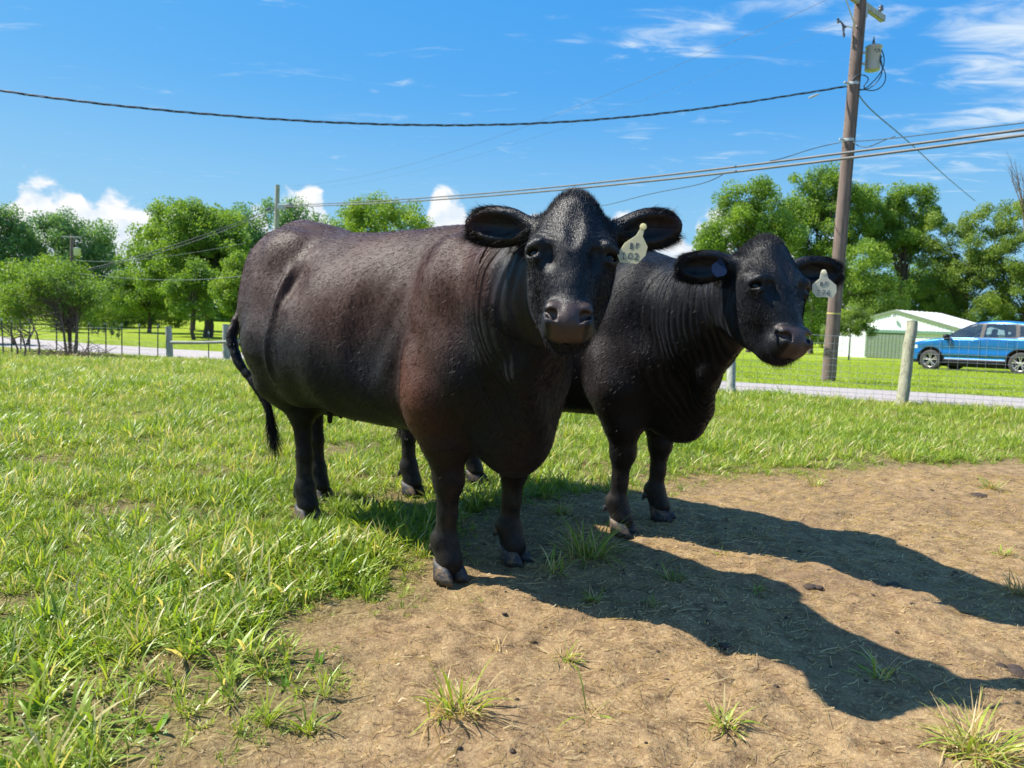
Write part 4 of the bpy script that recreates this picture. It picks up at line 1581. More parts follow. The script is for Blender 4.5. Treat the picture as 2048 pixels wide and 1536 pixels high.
# straw and trash trodden into the soil
def litter(name, n, Lr, wr, mat, seed, lift, label, cond, x0=-3, x1=3.6, y0=1.25, y1=5.2):
    r_ = np.random.default_rng(seed)
    x, y = r_.uniform(x0, x1, n), r_.uniform(y0, y1, n)
    ok = cond(x, y, r_) & (np.abs(x) < .80 * y + .2)
    x, y = x[ok], y[ok]
    n = len(x)
    L = r_.uniform(Lr[0], Lr[1], n) * (r_.uniform(size=n) ** 1.5 + .35)
    a = r_.uniform(0, pi, n)
    dx, dy = np.cos(a) * L / 2, np.sin(a) * L / 2
    cv = r_.normal(0, .12, n) * L
    w = r_.uniform(wr[0], wr[1], n)
    nx_, ny_ = -np.sin(a), np.cos(a)
    rows = []
    for t in (-1, 0, 1):
        off = cv * (1 - abs(t))
        px_, py_ = x + dx * t + nx_ * off, y + dy * t + ny_ * off
        pz = ZG(px_, py_) + lift + r_.uniform(0, .006, n)
        for sgn in (-1, 1):
            rows.append(np.stack([px_ + nx_ * w * sgn / 2, py_ + ny_ * w * sgn / 2, pz + (sgn * .3) * w], 1))
    V = np.stack(rows, 1)
    b = np.arange(n)[:, None] * 6
    F = np.concatenate([b + [0, 2, 3, 1], b + [2, 4, 5, 3]])
    me = mesh_np(name, V.reshape(-1, 3), F, [mat])
    vattr(me, 'br', 'FLOAT', np.repeat(r_.uniform(size=n), 6))
    vattr(me, 'bt', 'FLOAT', np.ones(n * 6))
    tag(link(name, me), label, 'straw', kind='stuff')


cnd = lambda x, y, r_: (r_.uniform(size=len(x)) < (1 - grassiness(x, y) * .6) * (.35 + 1.3 * np.clip(fbm(x * 2, y * 2, 0, 3, 81) + .45, 0, 1)))
litter('straw_litter', 60000, (.008, .042), (.0012, .0032), M_DRY, 301, .003, 'short bits of trodden straw over the bare soil', cnd)
litter('long_straw', 1500, (.05, .17), (.0018, .0038), M_DRY, 303, .004, 'longer pale straw stems lying on the bare soil', cnd)
M_MUCK = simple('dark_muck', (0.05, 0.032, 0.022), .85, var=.3, scale=60, bump=.004)
r_ = np.random.default_rng(77)
mk = MB()
for _ in range(420):
    x, y = r_.uniform(-2.2, 3.6), r_.uniform(1.4, 5.2)
    if abs(x) > .78 * y or grassiness(np.array([x]), np.array([y]))[0] > .6:
        continue
    s_ = r_.uniform(.003, .010) * (1 + 1.0 * (r_.uniform() > .96))
    z_ = float(ZG(np.array([x]), np.array([y]))[0])
    pr = [(0.02 * s_, -.5 * s_), (s_ * r_.uniform(.8, 1.3), -.2 * s_), (s_ * r_.uniform(.6, 1.2), .3 * s_), (.15 * s_, .6 * s_)]
    mk.lathe((x, y, z_), pr, 6, rot=Matrix.Rotation(r_.uniform(-.4, .4), 3, 'X') @ Matrix.Rotation(r_.uniform(0, 3), 3, 'Z'))
tag(mk.build('soil_crumbs', M_MUCK), 'dark crumbs and clods scattered over the bare soil', 'soil', kind='stuff')
for px, py, s_, lb in ((1625, 1165, .030, 'small dark dung lump in the shadow below cow 276'), (1790, 1160, .026, 'small dark dung lump on the sunlit strip between the shadows'), (1960, 985, .055, 'large dark dung pat on the far right of the bare soil'),
                       (1455, 1285, .020, 'small dark clod in the middle of the near shadow'), (2030, 1325, .045, 'dark dung pat at the right edge beside the shadow tip')):
    p_ = G(px, py)
    bb = MB()
    for q in range(7):
        a = r_.uniform(0, 6.28)
        rr = s_ * r_.uniform(0, .9)
        s2 = s_ * r_.uniform(.35, .7)
        bb.lathe((rr * cos(a), rr * sin(a), .003), [(s2 * 1.1, -.3 * s2), (s2 * r_.uniform(.9, 1.2), 0), (s2 * .8, .22 * s2), (s2 * .3, .36 * s2), (.01 * s2, .38 * s2)], 9)
    o = bb.build('dung_pat', M_MUCK)
    o.location = (p_[0], p_[1], float(ZG(np.array([p_[0]]), np.array([p_[1]]))[0]))
    tag(o, lb, 'dung', 'dung lumps on the bare soil')


# ------------------------------------------------------------------ trees
def leaf_mat(name, cols, trans=.42):
    m, N = newmat(name)
    lr = N.n('ShaderNodeAttribute', attribute_name='lr').outputs['Fac']
    pos = N.n('ShaderNodeNewGeometry').outputs['Position']
    n1 = N.noise(pos, .55, 4, .6).outputs[0]
    f = N.math('ADD', N.math('MULTIPLY', n1, .9), N.math('MULTIPLY', N.math('SUBTRACT', lr, .5), .4))
    c = N.ramp(f, [(.25, cols[0]), (.5, cols[1]), (.75, cols[2])])
    d = N.n('ShaderNodeBsdfPrincipled', {'Base Color': c, 'Roughness': .5, 'Specular IOR Level': .35})
    t = N.n('ShaderNodeBsdfTranslucent', {0: N.mix(1.0, c, (1.45, 1.45, .6), 'MULTIPLY')})
    mx = N.n('ShaderNodeMixShader', {0: trans, 1: d.outputs[0], 2: t.outputs[0]})
    N.n('ShaderNodeOutputMaterial', {0: mx.outputs[0]})
    return m


LM = {'bright': leaf_mat('leaves_bright', [(0.120, 0.215, 0.028), (0.220, 0.340, 0.042), (0.360, 0.455, 0.070)], .30),
      'mid': leaf_mat('leaves_mid', [(0.085, 0.170, 0.034), (0.185, 0.300, 0.048), (0.330, 0.430, 0.075)], .40),
      'dark': leaf_mat('leaves_dark', [(0.026, 0.080, 0.030), (0.050, 0.118, 0.035), (0.095, 0.165, 0.040)], .25),
      'olive': leaf_mat('leaves_olive', [(0.095, 0.165, 0.038), (0.180, 0.265, 0.052), (0.350, 0.440, 0.092)], .40),
      'hazy': leaf_mat('leaves_haze_tint', [(0.110, 0.215, 0.100), (0.170, 0.300, 0.125), (0.260, 0.390, 0.145)], .30)}  # aerial haze painted in: leaf colours paled and blued for distance
M_BARK = simple('bark', (0.085, 0.065, 0.050), .9, var=.35, scale=9, bump=.02)
M_TWIG = simple('dead_twigs', (0.17, 0.12, 0.085), .9, var=.3, scale=20)


def crown_mesh(lobes, nl, ls, mat, seed, ncl, cr, flat=.95, droop=0.0):
    """lobes: (x,y,z,rx,ry,rz); leaves gather in clumps spread through the lobes' outer volume"""
    r_ = np.random.default_rng(seed)
    L = np.array(lobes, float)
    wts = L[:, 3] * L[:, 4] * L[:, 5]
    li = r_.choice(len(L), ncl, p=wts / wts.sum())
    dv = r_.normal(size=(ncl, 3))
    dv /= np.linalg.norm(dv, axis=1)[:, None]
    rad = r_.uniform(.30, 1.45, ncl) ** .55
    cc = L[li, :3] + dv * rad[:, None] * L[li, 3:6] * .9
    crs = cr * r_.uniform(.55, 1.35, ncl)
    ci = r_.choice(ncl, nl, p=crs ** 2 / (crs ** 2).sum())
    q = r_.normal(size=(nl, 3))
    q /= np.linalg.norm(q, axis=1)[:, None]
    q *= (r_.uniform(size=nl) ** .45)[:, None]
    q[:, 2] *= flat
    q[:, 2] += np.where(q[:, 2] < 0, -q[:, 2] * .25, 0)
    P = cc[ci] + q * crs[ci][:, None]
    n_ = r_.normal(size=(nl, 3)) * .75 + np.array([-.15, 0, .75])
    n_ /= np.linalg.norm(n_, axis=1)[:, None]
    a = np.cross(n_, r_.normal(size=(nl, 3)))
    a /= np.linalg.norm(a, axis=1)[:, None]
    b = np.cross(n_, a)
    s_ = (ls * r_.uniform(.6, 1.4, nl))[:, None]
    V = np.stack([P - a * s_ * .5, P + b * s_ * .32 + n_ * s_ * .10, P + a * s_ * .5, P - b * s_ * .32 + n_ * s_ * .10], 1)
    bb = np.arange(nl)[:, None] * 4
    F = np.concatenate([bb + [0, 1, 2], bb + [0, 2, 3]])
    me = mesh_np('crown', V.reshape(-1, 3), F, [mat], smooth=False)
    cl_r = r_.uniform(size=ncl)
    vattr(me, 'lr', 'FLOAT', np.repeat(np.clip(r_.uniform(size=nl) * .6 + cl_r[ci] * .4, 0, 1), 4))
    return me, cc


def tree(name, label, base, lobes, kind, nl, ls, seed, ncl=90, cr=.8, tr=.2, fork=.3, cat='tree', group=None, stems=1, rz=0, limb=14, barkmat=None, lean=0.0):
    """base world point, lobes relative to it"""
    r_ = np.random.default_rng(seed + 1000)
    root = empty(name, base, label, cat, group, rz)
    me, cc = crown_mesh(lobes, int(nl * 1.35), ls, LM[kind], seed, int(ncl * 1.5), cr)
    link('crown', me, root)
    top = max(l_[2] for l_ in lobes)
    m_ = MB()
    for s_ in range(stems):
        a = r_.uniform(0, 2 * pi)
        sp = 0 if stems == 1 else tr * 3.0
        b0 = Vector((sp * cos(a), sp * sin(a), -.15))
        fk = Vector((b0.x * 1.8 + lean * fork, b0.y * 1.8, top * fork))
        up = Vector((b0.x * 2.6 + lean * top + r_.normal() * .1, b0.y * 2.6 + r_.normal() * .1, top * .92))
        t_ = tr / (1 if stems == 1 else 1.0)
        pts = [b0, b0.lerp(fk, .12), b0.lerp(fk, .5) + Vector((r_.normal() * t_ * .3, r_.normal() * t_ * .3, 0)), fk, fk.lerp(up, .5) + Vector((r_.normal() * t_, r_.normal() * t_, 0)), up]
        m_.tube(pts, [t_ * 1.35, t_ * 1.02, t_ * .92, t_ * .82, t_ * .45, t_ * .1], 9)
        for c_ in cc[r_.choice(len(cc), min(limb, len(cc)), replace=False)]:
            c_ = Vector(c_)
            f_ = r_.uniform(0, .75)
            s0 = fk.lerp(up, f_)
            if c_.z < s0.z:
                s0 = fk.copy()
            md = s0.lerp(c_, .5) + Vector((0, 0, (c_ - s0).length * .12)) + Vector(r_.normal(size=3) * .05 * (c_ - s0).length)
            rr = t_ * (.42 - .3 * f_)
            m_.tube([s0, s0.lerp(md, .5), md, c_], [rr, rr * .8, rr * .55, rr * .12], 6, caps=False)
    m_.build('trunk', barkmat or M_BARK, root)
    return root


def lobes_px(base, lst, d, dep=.8):
    """lobes given by the photo column/row of their centre and pixel radii, at distance d, turned into metres round the base"""
    out = []
    for px, py, rx, ry in lst:
        c = U(px, py, d) - np.array(base)
        m_ = d / FPX
        out.append((c[0], c[1] + random.uniform(-.3, .3) * rx * m_, c[2], rx * m_, rx * m_ * dep, ry * m_))
    return out


def ptree(name, label, px, d, lst, kind, nl, ls, seed, **kw):
    b = GT(px, d)
    return tree(name, label, b, lobes_px(b, lst, d), kind, nl, ls, seed, **kw)


gl = 'trees on the left behind the pasture'
ptree('maple_tree', 'large rounded dark green maple with thick trunk on the left lawn', 416, 45, [(400, 520, 95, 75), (370, 460, 65, 50), (430, 480, 60, 50), (440, 580, 70, 50), (350, 570, 60, 55), (395, 440, 45, 35), (300, 520, 40, 35)],
      'mid', 42000, .15, 11, ncl=150, cr=.62, tr=.30, fork=.22, group=gl)
ptree('maple_tree', 'slim tree just left of the big maple trunk on the left lawn', 388, 40, [(385, 600, 45, 40), (350, 590, 32, 30), (400, 560, 40, 30)], 'mid', 9000, .11, 12, ncl=50, cr=.42, tr=.11, group=gl)
ptree('lawn_tree', 'small spreading tree with short dark trunk, left of the maples', 298, 50, [(290, 590, 62, 38), (250, 570, 40, 30), (330, 580, 45, 36), (275, 545, 45, 26)], 'mid', 16000, .13, 13, ncl=70, cr=.55, tr=.14, group=gl)
ptree('lawn_tree', 'pale leafy young tree half hidden by the rump of the cow', 480, 33, [(478, 590, 38, 48), (470, 540, 26, 30), (500, 620, 30, 32)], 'bright', 14000, .09, 14, ncl=60, cr=.36, tr=.07, group=gl)
ptree('tall_tree', 'bright feathery topped tree rising behind the big maple', 385, 58, [(370, 440, 68, 40), (420, 460, 60, 40), (330, 470, 40, 35), (265, 490, 28, 28), (390, 520, 80, 60)], 'bright', 26000, .20, 15, ncl=110, cr=.8, tr=.2, group=gl)
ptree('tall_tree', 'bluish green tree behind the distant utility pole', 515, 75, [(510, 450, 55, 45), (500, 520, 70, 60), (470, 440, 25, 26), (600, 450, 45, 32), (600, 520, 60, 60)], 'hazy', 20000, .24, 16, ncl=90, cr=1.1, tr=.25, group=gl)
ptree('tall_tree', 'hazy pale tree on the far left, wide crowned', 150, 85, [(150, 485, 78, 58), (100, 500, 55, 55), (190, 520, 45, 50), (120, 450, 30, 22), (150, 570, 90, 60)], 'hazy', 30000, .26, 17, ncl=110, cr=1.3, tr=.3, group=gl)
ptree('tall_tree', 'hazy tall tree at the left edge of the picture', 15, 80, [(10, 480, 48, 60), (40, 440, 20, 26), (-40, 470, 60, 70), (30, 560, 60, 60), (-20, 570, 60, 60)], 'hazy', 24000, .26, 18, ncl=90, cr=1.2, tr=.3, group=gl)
ptree('tall_tree', 'yellow green tree behind the shrub on the far left', 60, 60, [(50, 570, 60, 36), (110, 560, 60, 34), (10, 580, 50, 36), (190, 580, 50, 32)], 'bright', 15000, .18, 19, ncl=80, cr=.9, tr=.2, group=gl)
ptree('round_tree', 'rounded bright green tree showing above the back of the front cow', 765, 70, [(765, 455, 85, 48), (720, 445, 45, 38), (815, 450, 42, 38), (760, 425, 55, 26), (760, 540, 90, 60)], 'bright', 26000, .2, 20, ncl=110, cr=.9, tr=.25, group=gl)
gr_n = 'trees on the right behind the white shed'
ptree('tall_tree', 'airy tall tree left of the main utility pole, leftmost of its row', 1500, 72, [(1495, 395, 52, 32), (1440, 470, 45, 40), (1520, 450, 70, 40), (1470, 430, 45, 30), (1420, 500, 35, 40), (1550, 500, 60, 60)], 'mid', 36000, .20, 31, ncl=110, cr=1.0, tr=.22, group=gr_n, limb=24)
ptree('tall_tree', 'tall open crowned tree directly behind the main utility pole', 1625, 78, [(1640, 380, 62, 32), (1590, 420, 55, 40), (1680, 430, 60, 45), (1640, 470, 75, 50), (1700, 385, 45, 25), (1640, 540, 60, 50)], 'mid', 44000, .21, 32, ncl=135, cr=1.05, tr=.25, group=gr_n, limb=28)
ptree('tall_tree', 'airy tall tree right of the main utility pole with sky between limbs', 1800, 80, [(1825, 400, 45, 30), (1760, 430, 45, 32), (1850, 440, 40, 26), (1770, 490, 50, 36), (1840, 500, 40, 32), (1740, 395, 30, 20)], 'mid', 33000, .21, 33, ncl=85, cr=1.0, tr=.25, group=gr_n, limb=30)
ptree('dense_tree', 'dense bright green tree low beside the pole above the young tree', 1720, 70, [(1715, 540, 55, 55), (1690, 600, 50, 50), (1760, 600, 60, 50), (1640, 620, 50, 50), (1740, 500, 30, 26)], 'bright', 32000, .18, 34, ncl=120, cr=.8, tr=.2, group=gr_n)
ptree('dense_tree', 'wide green tree filling the gap behind the shed roof', 1830, 84, [(1830, 590, 80, 50), (1780, 560, 50, 40), (1880, 580, 50, 60), (1640, 580, 60, 50), (1620, 660, 70, 40), (1700, 660, 70, 40), (1830, 650, 90, 40)], 'mid', 42000, .22, 35, ncl=150, cr=1.1, tr=.25, group=gr_n)
ptree('broad_tree', 'broad olive green tree behind the blue car', 1930, 76, [(1930, 520, 75, 62), (1890, 470, 40, 36), (1960, 450, 50, 36), (1900, 580, 60, 50), (1980, 560, 70, 60), (1960, 630, 80, 40)], 'olive', 42000, .18, 36, ncl=140, cr=.8, tr=.3, group=gr_n)
ptree('broad_tree', 'tall olive green tree at the right edge of the picture', 2050, 72, [(2050, 450, 55, 50), (2040, 400, 28, 22), (2060, 540, 80, 70), (2110, 440, 60, 70), (2130, 560, 80, 90), (2040, 620, 80, 50)], 'olive', 42000, .18, 37, ncl=140, cr=.8, tr=.3, group=gr_n)
ptree('young_tree', 'slender young tree with yellow green leaves in front of the white shed', 1703, 42, [(1702, 645, 36, 26), (1672, 655, 26, 20), (1735, 655, 24, 16), (1705, 618, 20, 14), (1655, 670, 18, 12)], 'olive', 9500, .085, 38, ncl=70, cr=.26, tr=.045, fork=.45)
b = GT(2030, 70)
bt = MB()
for k in range(9):
    r_ = np.random.default_rng(500 + k)
    p0 = U(2046, 420, 70) - b
    p1 = U(2012 + 9 * k % 40, 300 + 9 * k, 70) - b
    md = (p0 + p1) / 2 + r_.normal(size=3) * .25
    bt.tube([p0, md, p1], [.05, .03, .008], 5)
    for _ in range(3):
        q = md * .5 + p1 * .5
        bt.tube([md, q + r_.normal(size=3) * .25, q + r_.normal(size=3) * .6 + [0, 0, .4]], [.018, .012, .004], 4)
bt.tube([(U(2046, 420, 70) - b) * 1, (U(2060, 600, 70) - b), Vector((.9, 0, -.2))], [.07, .14, .2], 7)
tag(bt.build('dead_tree', M_TWIG, loc=tuple(b)), 'bare dead branches reaching above the right edge tree', 'dead tree')

# far belt of woodland closing the horizon
r_ = np.random.default_rng(4)
lob = []
for px in range(-500, 2600, 45):
    d = 150 + r_.uniform(-12, 12)
    b_ = GT(px, d)
    hgt = r_.uniform(6, 9) if not 850 < px < 1400 else r_.uniform(3.5, 5)
    lob.append((b_[0], b_[1], b_[2] + hgt * .45, 4.5, 4, hgt * .62))
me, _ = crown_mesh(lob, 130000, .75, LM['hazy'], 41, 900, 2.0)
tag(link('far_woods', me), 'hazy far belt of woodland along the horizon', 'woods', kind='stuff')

# round bushes in a row on the left lawn
hb = [(112, 664, 46, 30), (150, 640, 52, 26), (178, 640, 54, 24), (206, 636, 56, 23), (234, 634, 58, 22), (262, 632, 60, 20), (290, 630, 61, 18), (318, 628, 62, 17), (350, 628, 62, 15)]
for k, (px, py, d, rr) in enumerate(hb):
    b_ = GT(px, d)
    m_ = d / FPX
    R_ = rr * m_ * 1.35
    where = ['nearest the shrub on the left', 'second from the left', 'third from the left', 'fourth from the left', 'in the middle', 'just right of the middle', 'third from the right end', 'second from the right end', 'the smallest, at the right end']
    tree('round_bush', 'round dark bush of the lawn row, ' + where[k], b_, [(0, 0, R_ * 1.0, R_, R_, R_ * 1.05), (0, 0, R_ * 1.5, R_ * .7, R_ * .7, R_ * .8)], 'bright' if k < 4 else 'mid', 4200, .10, 60 + k, ncl=36, cr=R_ * .42, tr=.05, fork=.2,
         cat='bush', group='round bushes in a row on the left lawn', limb=5)
# saplings planted in the lawn
for k, (px, d, lb) in enumerate(((184, 41, 'leftmost, nearest the bushes'), (196, 39, 'short, second from the left'), (208, 43, 'tallest of the group'), (222, 38, 'middle one, forked'), (237, 36, 'nearest to the fence'), (229, 52, 'small one farther back'), (252, 56, 'farthest right of the group'))):
    b_ = GT(px, d)
    tree('sapling', 'thin young sapling on the left lawn, ' + lb, b_, [(0, 0, .42, .10, .10, .26)], 'dark', 260, .06, 80 + k, ncl=8, cr=.10, tr=.012, fork=.3, cat='sapling', group='saplings planted on the left lawn', limb=3)

# the big shrub grown through the fence on the left
b = GT(140, 20.5)
lb_ = lobes_px(b, [(125, 585, 66, 34), (60, 600, 52, 34), (172, 596, 36, 26), (100, 550, 50, 24), (22, 622, 36, 22), (140, 622, 36, 16), (60, 636, 30, 14)], 20.5)
tree('wild_shrub', 'big straggly multi stemmed shrub growing through the left fence', b, lb_, 'mid', 13000, .055, 90, ncl=150, cr=.22, tr=.032, fork=.3, cat='shrub', stems=8, limb=22, barkmat=M_TWIG)
tree('wild_shrub', 'bright yellow green shrub low behind the straggly one at the left edge', GT(40, 27), lobes_px(GT(40, 27), [(20, 640, 40, 16), (-50, 640, 60, 26)], 27), 'bright', 6000, .08, 91, ncl=70, cr=.4, tr=.05, fork=.3, cat='shrub', stems=3, limb=5)
br_ = MB()
r_ = np.random.default_rng(8)
b = GT(140, 19.6)
for _ in range(170):
    c = np.array([r_.normal() * .55, r_.normal() * .2, abs(r_.normal()) * .10])
    d = nrm([r_.normal(), r_.normal() * .5, r_.normal() * .35])
    L_ = r_.uniform(.15, .5)
    br_.tube([c - d * L_, c + r_.normal(size=3) * .03, c + d * L_], [.008, .007, .003], 4, caps=False)
tag(br_.build('brush_pile', M_TWIG, loc=tuple(b)), 'heap of cut brown twigs at the foot of the straggly shrub', 'brush pile', kind='stuff')
for k, (px, d, h_, lb) in enumerate(((46, 19, .95, 'curved bare sapling at the left edge beside the steel stakes'), (74, 19.2, 1.15, 'thick stubby bare stem left of the straggly shrub'), (30, 19, .8, 'thin arching bare twig at the left picture edge'))):
    b_ = GT(px, d)
    q = MB()
    r_ = np.random.default_rng(600 + k)
    q.tube([(0, 0, -.1), (.05, 0, .25 * h_), (-.02, 0, .55 * h_), (-.15, 0, .8 * h_), (-.4, 0, h_)], [.028, .024, .018, .012, .005], 6)
    for _ in range(9):
        z_ = r_.uniform(.3, .9) * h_
        q.tube([(-.05, 0, z_), (r_.normal() * .15, r_.normal() * .1, z_ + .12), (r_.normal() * .35, r_.normal() * .2, z_ + .22)], [.009, .006, .002], 4)
    tag(q.build('bare_sapling', M_TWIG, loc=tuple(b_)), lb, 'bare sapling', 'bare saplings at the left fence')

# ------------------------------------------------------------------ fences
def wood_mat(name, a, b, sc=8):
    m, N = newmat(name)
    tc = N.n('ShaderNodeTexCoord').outputs['Object']
    mp = N.n('ShaderNodeMapping', {'Vector': tc, 'Scale': (sc * 4, sc * 4, sc * .35)}).outputs[0]
    n = N.noise(mp, 1.0, 6, .65, .4).outputs[0]
    n2 = N.noise(tc, 3.5, 4, .6).outputs[0]
    c = N.ramp(n, [(.28, a), (.62, b)])
    c = N.mix(N.maprange(n2, .5, .75, 0, .5), c, tuple(q * .8 for q in a))
    ck = N.maprange(N.noise(N.n('ShaderNodeMapping', {'Vector': tc, 'Scale': (sc * 7, sc * 7, sc * .22)}).outputs[0], 1.0, 2, .5).outputs[0], .36, .30)
    c = N.mix(N.math('MULTIPLY', ck, .75), c, (0.03, 0.022, 0.018))
    bp = N.n('ShaderNodeBump', {'Height': N.math('SUBTRACT', n, ck), 'Strength': .8, 'Distance': .008})
    p = N.n('ShaderNodeBsdfPrincipled', {'Base Color': c, 'Roughness': .85, 'Normal': bp.outputs[0]})
    N.n('ShaderNodeOutputMaterial', {0: p.outputs[0]})
    return m


M_POST = wood_mat('weathered_post', (0.17, 0.165, 0.10), (0.36, 0.35, 0.24), 10)
M_POSTG = wood_mat('grey_post', (0.22, 0.23, 0.18), (0.42, 0.43, 0.36), 10)
M_POLE = wood_mat('pole_wood', (0.115, 0.080, 0.064), (0.215, 0.160, 0.135), 5)
M_WIRE = simple('galvanised_wire', (0.42, 0.44, 0.44), .45, metal=.6, var=.1)
M_TPOST = simple('green_steel', (0.035, 0.060, 0.040), .6, var=.2)
M_CABLE = simple('black_cable', (0.030, 0.040, 0.050), .5, var=.2, scale=3)
M_CABLEG = simple('grey_cable', (0.11, 0.115, 0.115), .55, var=.25, scale=2)
M_CABLEB = simple('blue_grey_cable', (0.040, 0.070, 0.100), .5, var=.2)
M_STEEL = simple('galvanised_steel', (0.50, 0.53, 0.50), .45, metal=.4, var=.12)
M_CERAM = simple('insulator_glaze', (0.10, 0.11, 0.13), .25, var=.2)
M_ARM = wood_mat('crossarm_wood', (0.30, 0.31, 0.27), (0.47, 0.48, 0.43), 6)


def round_post(root, top, bot, r_, mat, seed):
    rr = np.random.default_rng(seed)
    top, bot = Vector(top), Vector(bot)
    n = 12
    pts = [bot.lerp(top, t) + Vector(rr.normal(size=3) * r_ * .05) for t in np.linspace(0, 1, n)]
    m_ = MB()
    rad = [r_ * (1.06 - .12 * t) * (1 + rr.normal() * .02) for t in np.linspace(0, 1, n)]
    m_.tube(pts, rad, 16)
    tv = (top - bot).normalized()
    m_.tube([top, top + tv * .006], [r_ * .93, r_ * .80], 16)
    return m_.build('post', mat, root)


# right-hand fence: round posts and woven wire
pr1t, pr1b = U(1824, 645, 10.15), G(1803, 812)
root = empty('wire_fence', (0, 0, 0), 'woven wire fence with leaning round wooden posts on the right', 'fence')
round_post(root, pr1t, pr1b + np.array([0, 0, -.1]), .074, M_POST, 1)
round_post(root, U(1463, 668, 10.9), G(1463, 790) + np.array([0, 0, -.1]), .062, M_POSTG, 2)
for k, (x, y) in enumerate(((1.1, 11.72), (-1.0, 12.45), (7.62, 9.41), (9.8, 8.65), (12, 7.9))):
    round_post(root, (x + .01, y, ZT(x, y) + 1.1), (x, y, ZT(x, y) - .1), .07, M_POSTG, 3 + k)
wm = MB()
rows = [.91, .80, .695, .59, .495, .405, .325, .25, .18, .115, .055]
fx = np.linspace(-1.0, 12, 120)


def wz(x, h):
    return ZT(x, yfence(x)) + h + .012 * math.sin(x * 2.3) * (h / .9)


for h in rows:
    wm.tube([(x, yfence(x) - .07, wz(x, h) + random.uniform(-.002, .002)) for x in fx], .0021 if h != .91 else .0027, 4, caps=False)
x = -1.0
while x < 12:
    y = float(yfence(x))
    lean = random.uniform(-.008, .008)
    wm.tube([(x + lean * 2, y - .07, wz(x, .91)), (x + lean, y - .07, wz(x, .5)), (x, y - .07, wz(x, .02))], .0018, 4, caps=False)
    x += .104
o = wm.build('wire_mesh', M_WIRE, root)

# left: wooden rail fence
root = empty('rail_fence', tuple(GT(400, 22)), 'three grey wooden posts joined by a single rail at the left', 'fence')
o0 = np.array(root.location)
for k, (px, pt, pb, rr_) in enumerate(((340, 654, 719, .095), (453, 649, 717, .10), (499, 646, 717, .11))):
    round_post(root, U(px - 3 + 1 * k, pt, 22 - .3 * k) - o0, U(px, pb, 22 - .3 * k) - o0, rr_, M_POSTG, 20 + k)
for a, b_ in (((342, 685), (453, 684)), ((453, 683), (499, 681))):
    m_ = MB()
    m_.tube([U(a[0], a[1], 21.85) - o0, U((a[0] + b_[0]) / 2, (a[1] + b_[1]) / 2 + 1, 21.7) - o0, U(b_[0], b_[1], 21.5) - o0], [.050, .045, .048], 8)
    m_.build('rail', M_POSTG, root)
root = empty('stake_fence', tuple(GT(200, 21)), 'line of thin green steel stakes with wire, far left', 'fence')
o0 = np.array(root.location)
stk = [(-60, 20.2), (4, 19.6), (22, 21.5), (40, 21.6), (58, 21.6), (112, 21.6), (176, 21.6), (211, 21.6), (243, 21.7), (278, 21.8), (315, 21.9), (417, 22)]
for k, (px, d) in enumerate(stk):
    b_ = GT(px, d) - o0
    m_ = MB()
    h_ = 1.0 if px != 417 else .85
    lx = random.uniform(-.04, .04)
    R3 = Matrix.Rotation(lx, 3, 'Y')
    m_.box(b_ + np.array([0, 0, h_ / 2 - .1]), (.028, .008, h_ + .2), R3)
    m_.box(b_ + np.array([0, .018, h_ / 2 - .1]), (.010, .030, h_ + .18), R3)
    o = m_.build('stake', M_TPOST, root)
    m2 = MB()
    m2.box(b_ + np.array([lx * h_ * .5, 0, h_ - .03]), (.040, .014, .07), R3)
    m2.build('stake_cap', M_STEEL, o)
m_ = MB()
for h in (.85, .72, .6, .48, .36, .25, .14):
    m_.tube([GT(px, d - .06) + np.array([0, 0, h]) - o0 for px, d in stk[1:11]] + [U(340, 690, 21.9) * 0 + GT(340, 21.9) + np.array([0, 0, h]) - o0], .0026, 4, caps=False)
for px in np.arange(4, 340, 5.0):
    d = float(np.interp(px, [q[0] for q in stk], [q[1] for q in stk]))
    p_ = GT(px, d - .06) - o0
    m_.tube([p_ + [0, 0, .02], p_ + [0, 0, .85]], .0014, 4, caps=False)
m_.build('wire_mesh', M_WIRE, root)

# ------------------------------------------------------------------ utility poles and lines
def line_px(pts, n=60):
    """smooth curve through (px,py,depth); straight in space between ends => 1/d linear"""
    P = np.array(pts, float)
    t = np.concatenate([[0], np.cumsum(np.hypot(np.diff(P[:, 0]), np.diff(P[:, 1])))])
    t /= t[-1]
    tt = np.linspace(0, 1, n)
    k = len(P)
    if k > 2:
        c = [np.interp(tt, t, P[:, 0]), None, 1 / np.interp(tt, t, 1 / P[:, 2])]
        deg = min(k - 1, 5)
        c[0] = np.polyval(np.polyfit(t, P[:, 0], deg), tt)
        c[1] = np.polyval(np.polyfit(t, P[:, 1], deg), tt)
    else:
        c = [np.interp(tt, t, P[:, 0]), np.interp(tt, t, P[:, 1]), 1 / np.interp(tt, t, 1 / P[:, 2])]
    return [U(a, b_, d) for a, b_, d in zip(*c)]



PB = GT(1665, 14.5)
PT = U(1724, -30, 13.80)


def onpole(py):
    t = 0.0
    lo, hi = 0.0, 1.0
    for _ in range(30):
        md = (lo + hi) / 2
        if PX(PB + (PT - PB) * md)[1] > py:
            lo = md
        else:
            hi = md
    return PB + (PT - PB) * lo, lo


root = empty('utility_pole', tuple(PB), 'tall brown wooden utility pole with transformer, on the right', 'utility pole')
o0 = np.array(PB)
rp = lambda t: .135 - .035 * t
m_ = MB()
m_.tube([PB - o0 + (PT - PB) * t for t in np.linspace(-.03, 1, 24)], [rp(t) for t in np.linspace(0, 1, 24)], 20)
pole = m_.build('shaft', M_POLE, root)
